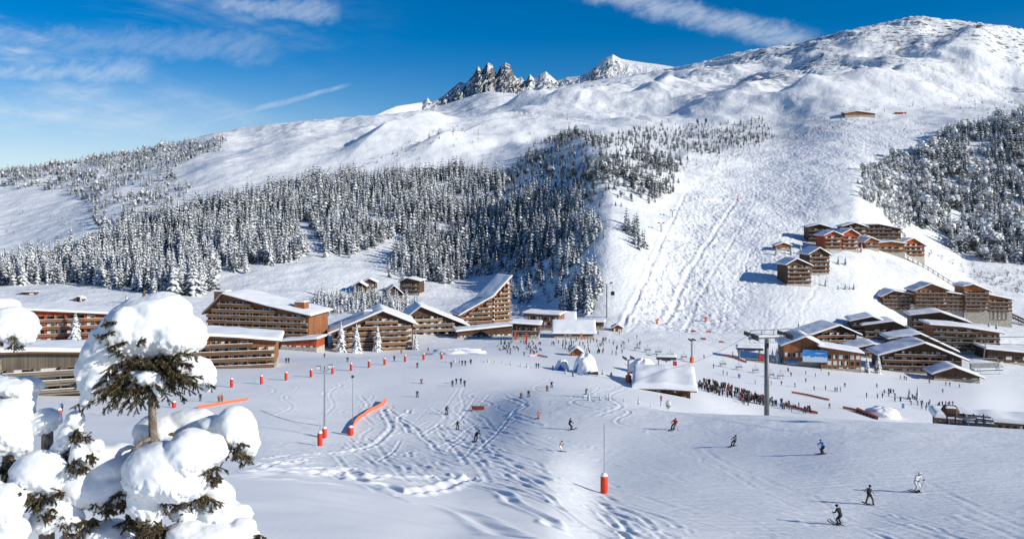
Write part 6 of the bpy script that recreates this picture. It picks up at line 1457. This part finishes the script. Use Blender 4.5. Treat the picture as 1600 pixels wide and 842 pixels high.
needle_tuft(T1, [(367,698,20,-.2),(380,712,14,-.2),(352,688,12,-.15),(336,734,16,-.5),(330,748,10,-.5),(262,782,20,-.55),(278,786,12,-.55),(302,778,18,-.4),(318,776,10,-.35),(330,784,14,-.3),(175,784,18,-.3),(188,772,13,-.35),(160,790,14,-.35),(198,790,12,-.4),(138,818,14,-.35),(101,816,10,-.4),(116,822,8,-.4),(146,812,10,-.35),(200,818,18,-.3),(222,828,22,-.5),(250,832,22,-.5),(270,838,16,-.45),(284,806,10,-.4),(402,838,8,-.4),(88,800,10,-.4),(124,832,12,-.4),(168,800,12,-.35),(210,806,12,-.5),(238,818,16,-.6)], 17, org)
# --- the tree cut by the left edge
gx = (14-800)/F*(TY+.4); org = Vector((gx, TY+.4, ground(gx, TY+.4)))
T2 = thing('snow_laden_spruce', 'snow-laden spruce cut off by the left edge of the picture', 'tree', org)
wood_tube(T2, [(-8,500,.4),(-2,600,.4),(13,700,.4),(14,800,.4),(16,gpy+60,.4)], [3,6,8,11,15], org=org)
snow_clump(T2, [(14,508,48,27,.2),(38,514,24,24,.2),(-20,505,40,30,.3),(6,478,24,12,.4),(-20,476,30,14,.4)], .028, .02, 21, org=org)
snow_clump(T2, [(24,602,40,15,0),(-10,604,40,18,.1),(43,636,14,26,-.1),(30,618,26,12,0)], .026, .018, 22, org=org)
snow_clump(T2, [(16,664,34,44,-.3,36),(-20,660,36,46,-.2),(36,690,18,22,-.3)], .028, .02, 23, org=org)
snow_clump(T2, [(62,736,42,32,-.5),(84,744,24,26,-.5),(40,752,26,24,-.5),(95,735,16,18,-.5)], .026, .018, 24, org=org)
snow_clump(T2, [(8,792,30,36,-.9),(-22,786,36,40,-.9),(18,826,26,24,-.9),(-10,850,44,40,-.9)], .028, .02, 25, org=org)
needle_tuft(T2, [(8,528,14,.1),(24,536,10,.1),(44,772,14,-.6),(62,782,16,-.6),(74,798,14,-.55),(66,806,10,-.55),(14,722,16,-.3),(6,738,16,-.3),(28,756,12,-.5),(34,730,8,-.4),(84,776,10,-.6),(50,790,14,-.65),(92,768,9,-.6),(20,744,12,-.4),(2,760,14,-.4)], 27, org)
# --- the broken stub and the little tree between the two
gx = (74-800)/F*(TY+-.1); org = Vector((gx, TY+-.1, ground(gx, TY+-.1)))
T3 = thing('tree_stump', 'tall dead tree stump topped with a ball of snow, left of the big spruce', 'tree stump', org)
wood_tube(T3, [(74,662,-.1),(74,700,-.1),(73,740,-.1),(73,gpy-40,-.1)], [8,8.5,9,12], org=org)
snow_clump(T3, [(72,656,22,19,-.1),(66,664,18,14,-.1)], .026, .015, 28, org=org)
gx = (112-800)/F*(TY+-0.25); org = Vector((gx, TY+-0.25, ground(gx, TY+-0.25)))
T4 = thing('snow_laden_spruce', 'small bent snow-laden spruce between the dead stump and the big spruce', 'tree', org)
wood_tube(T4, [(118,660,-0.25),(108,690,-0.25),(100,720,-0.25),(104,780,-0.25),(108,gpy-30,-0.25)], [2.5,4,5,6,8], org=org)
snow_clump(T4, [(118,654,16,14,-0.35),(124,664,10,14,-0.35),(106,676,13,14,-0.35),(97,690,12,14,-0.35),(88,704,11,12,-0.35)], .024, .016, 29, org=org)
snow_clump(T4, [(92,792,30,24,-0.45),(70,812,26,20,-0.45),(112,812,20,18,-0.45)], .028, .018, 35, org=org)
snow_clump(T4, [(122,710,13,19,-0.45),(148,696,13,10,-0.35),(140,704,12,8,-0.35)], .022, .015, 30, org=org)
needle_tuft(T4, [(118,676,12,-0.45),(130,686,10,-0.45),(137,714,10,-0.50),(112,724,12,-0.45),(126,730,10,-0.45),(108,712,9,-0.45)], 33, org)
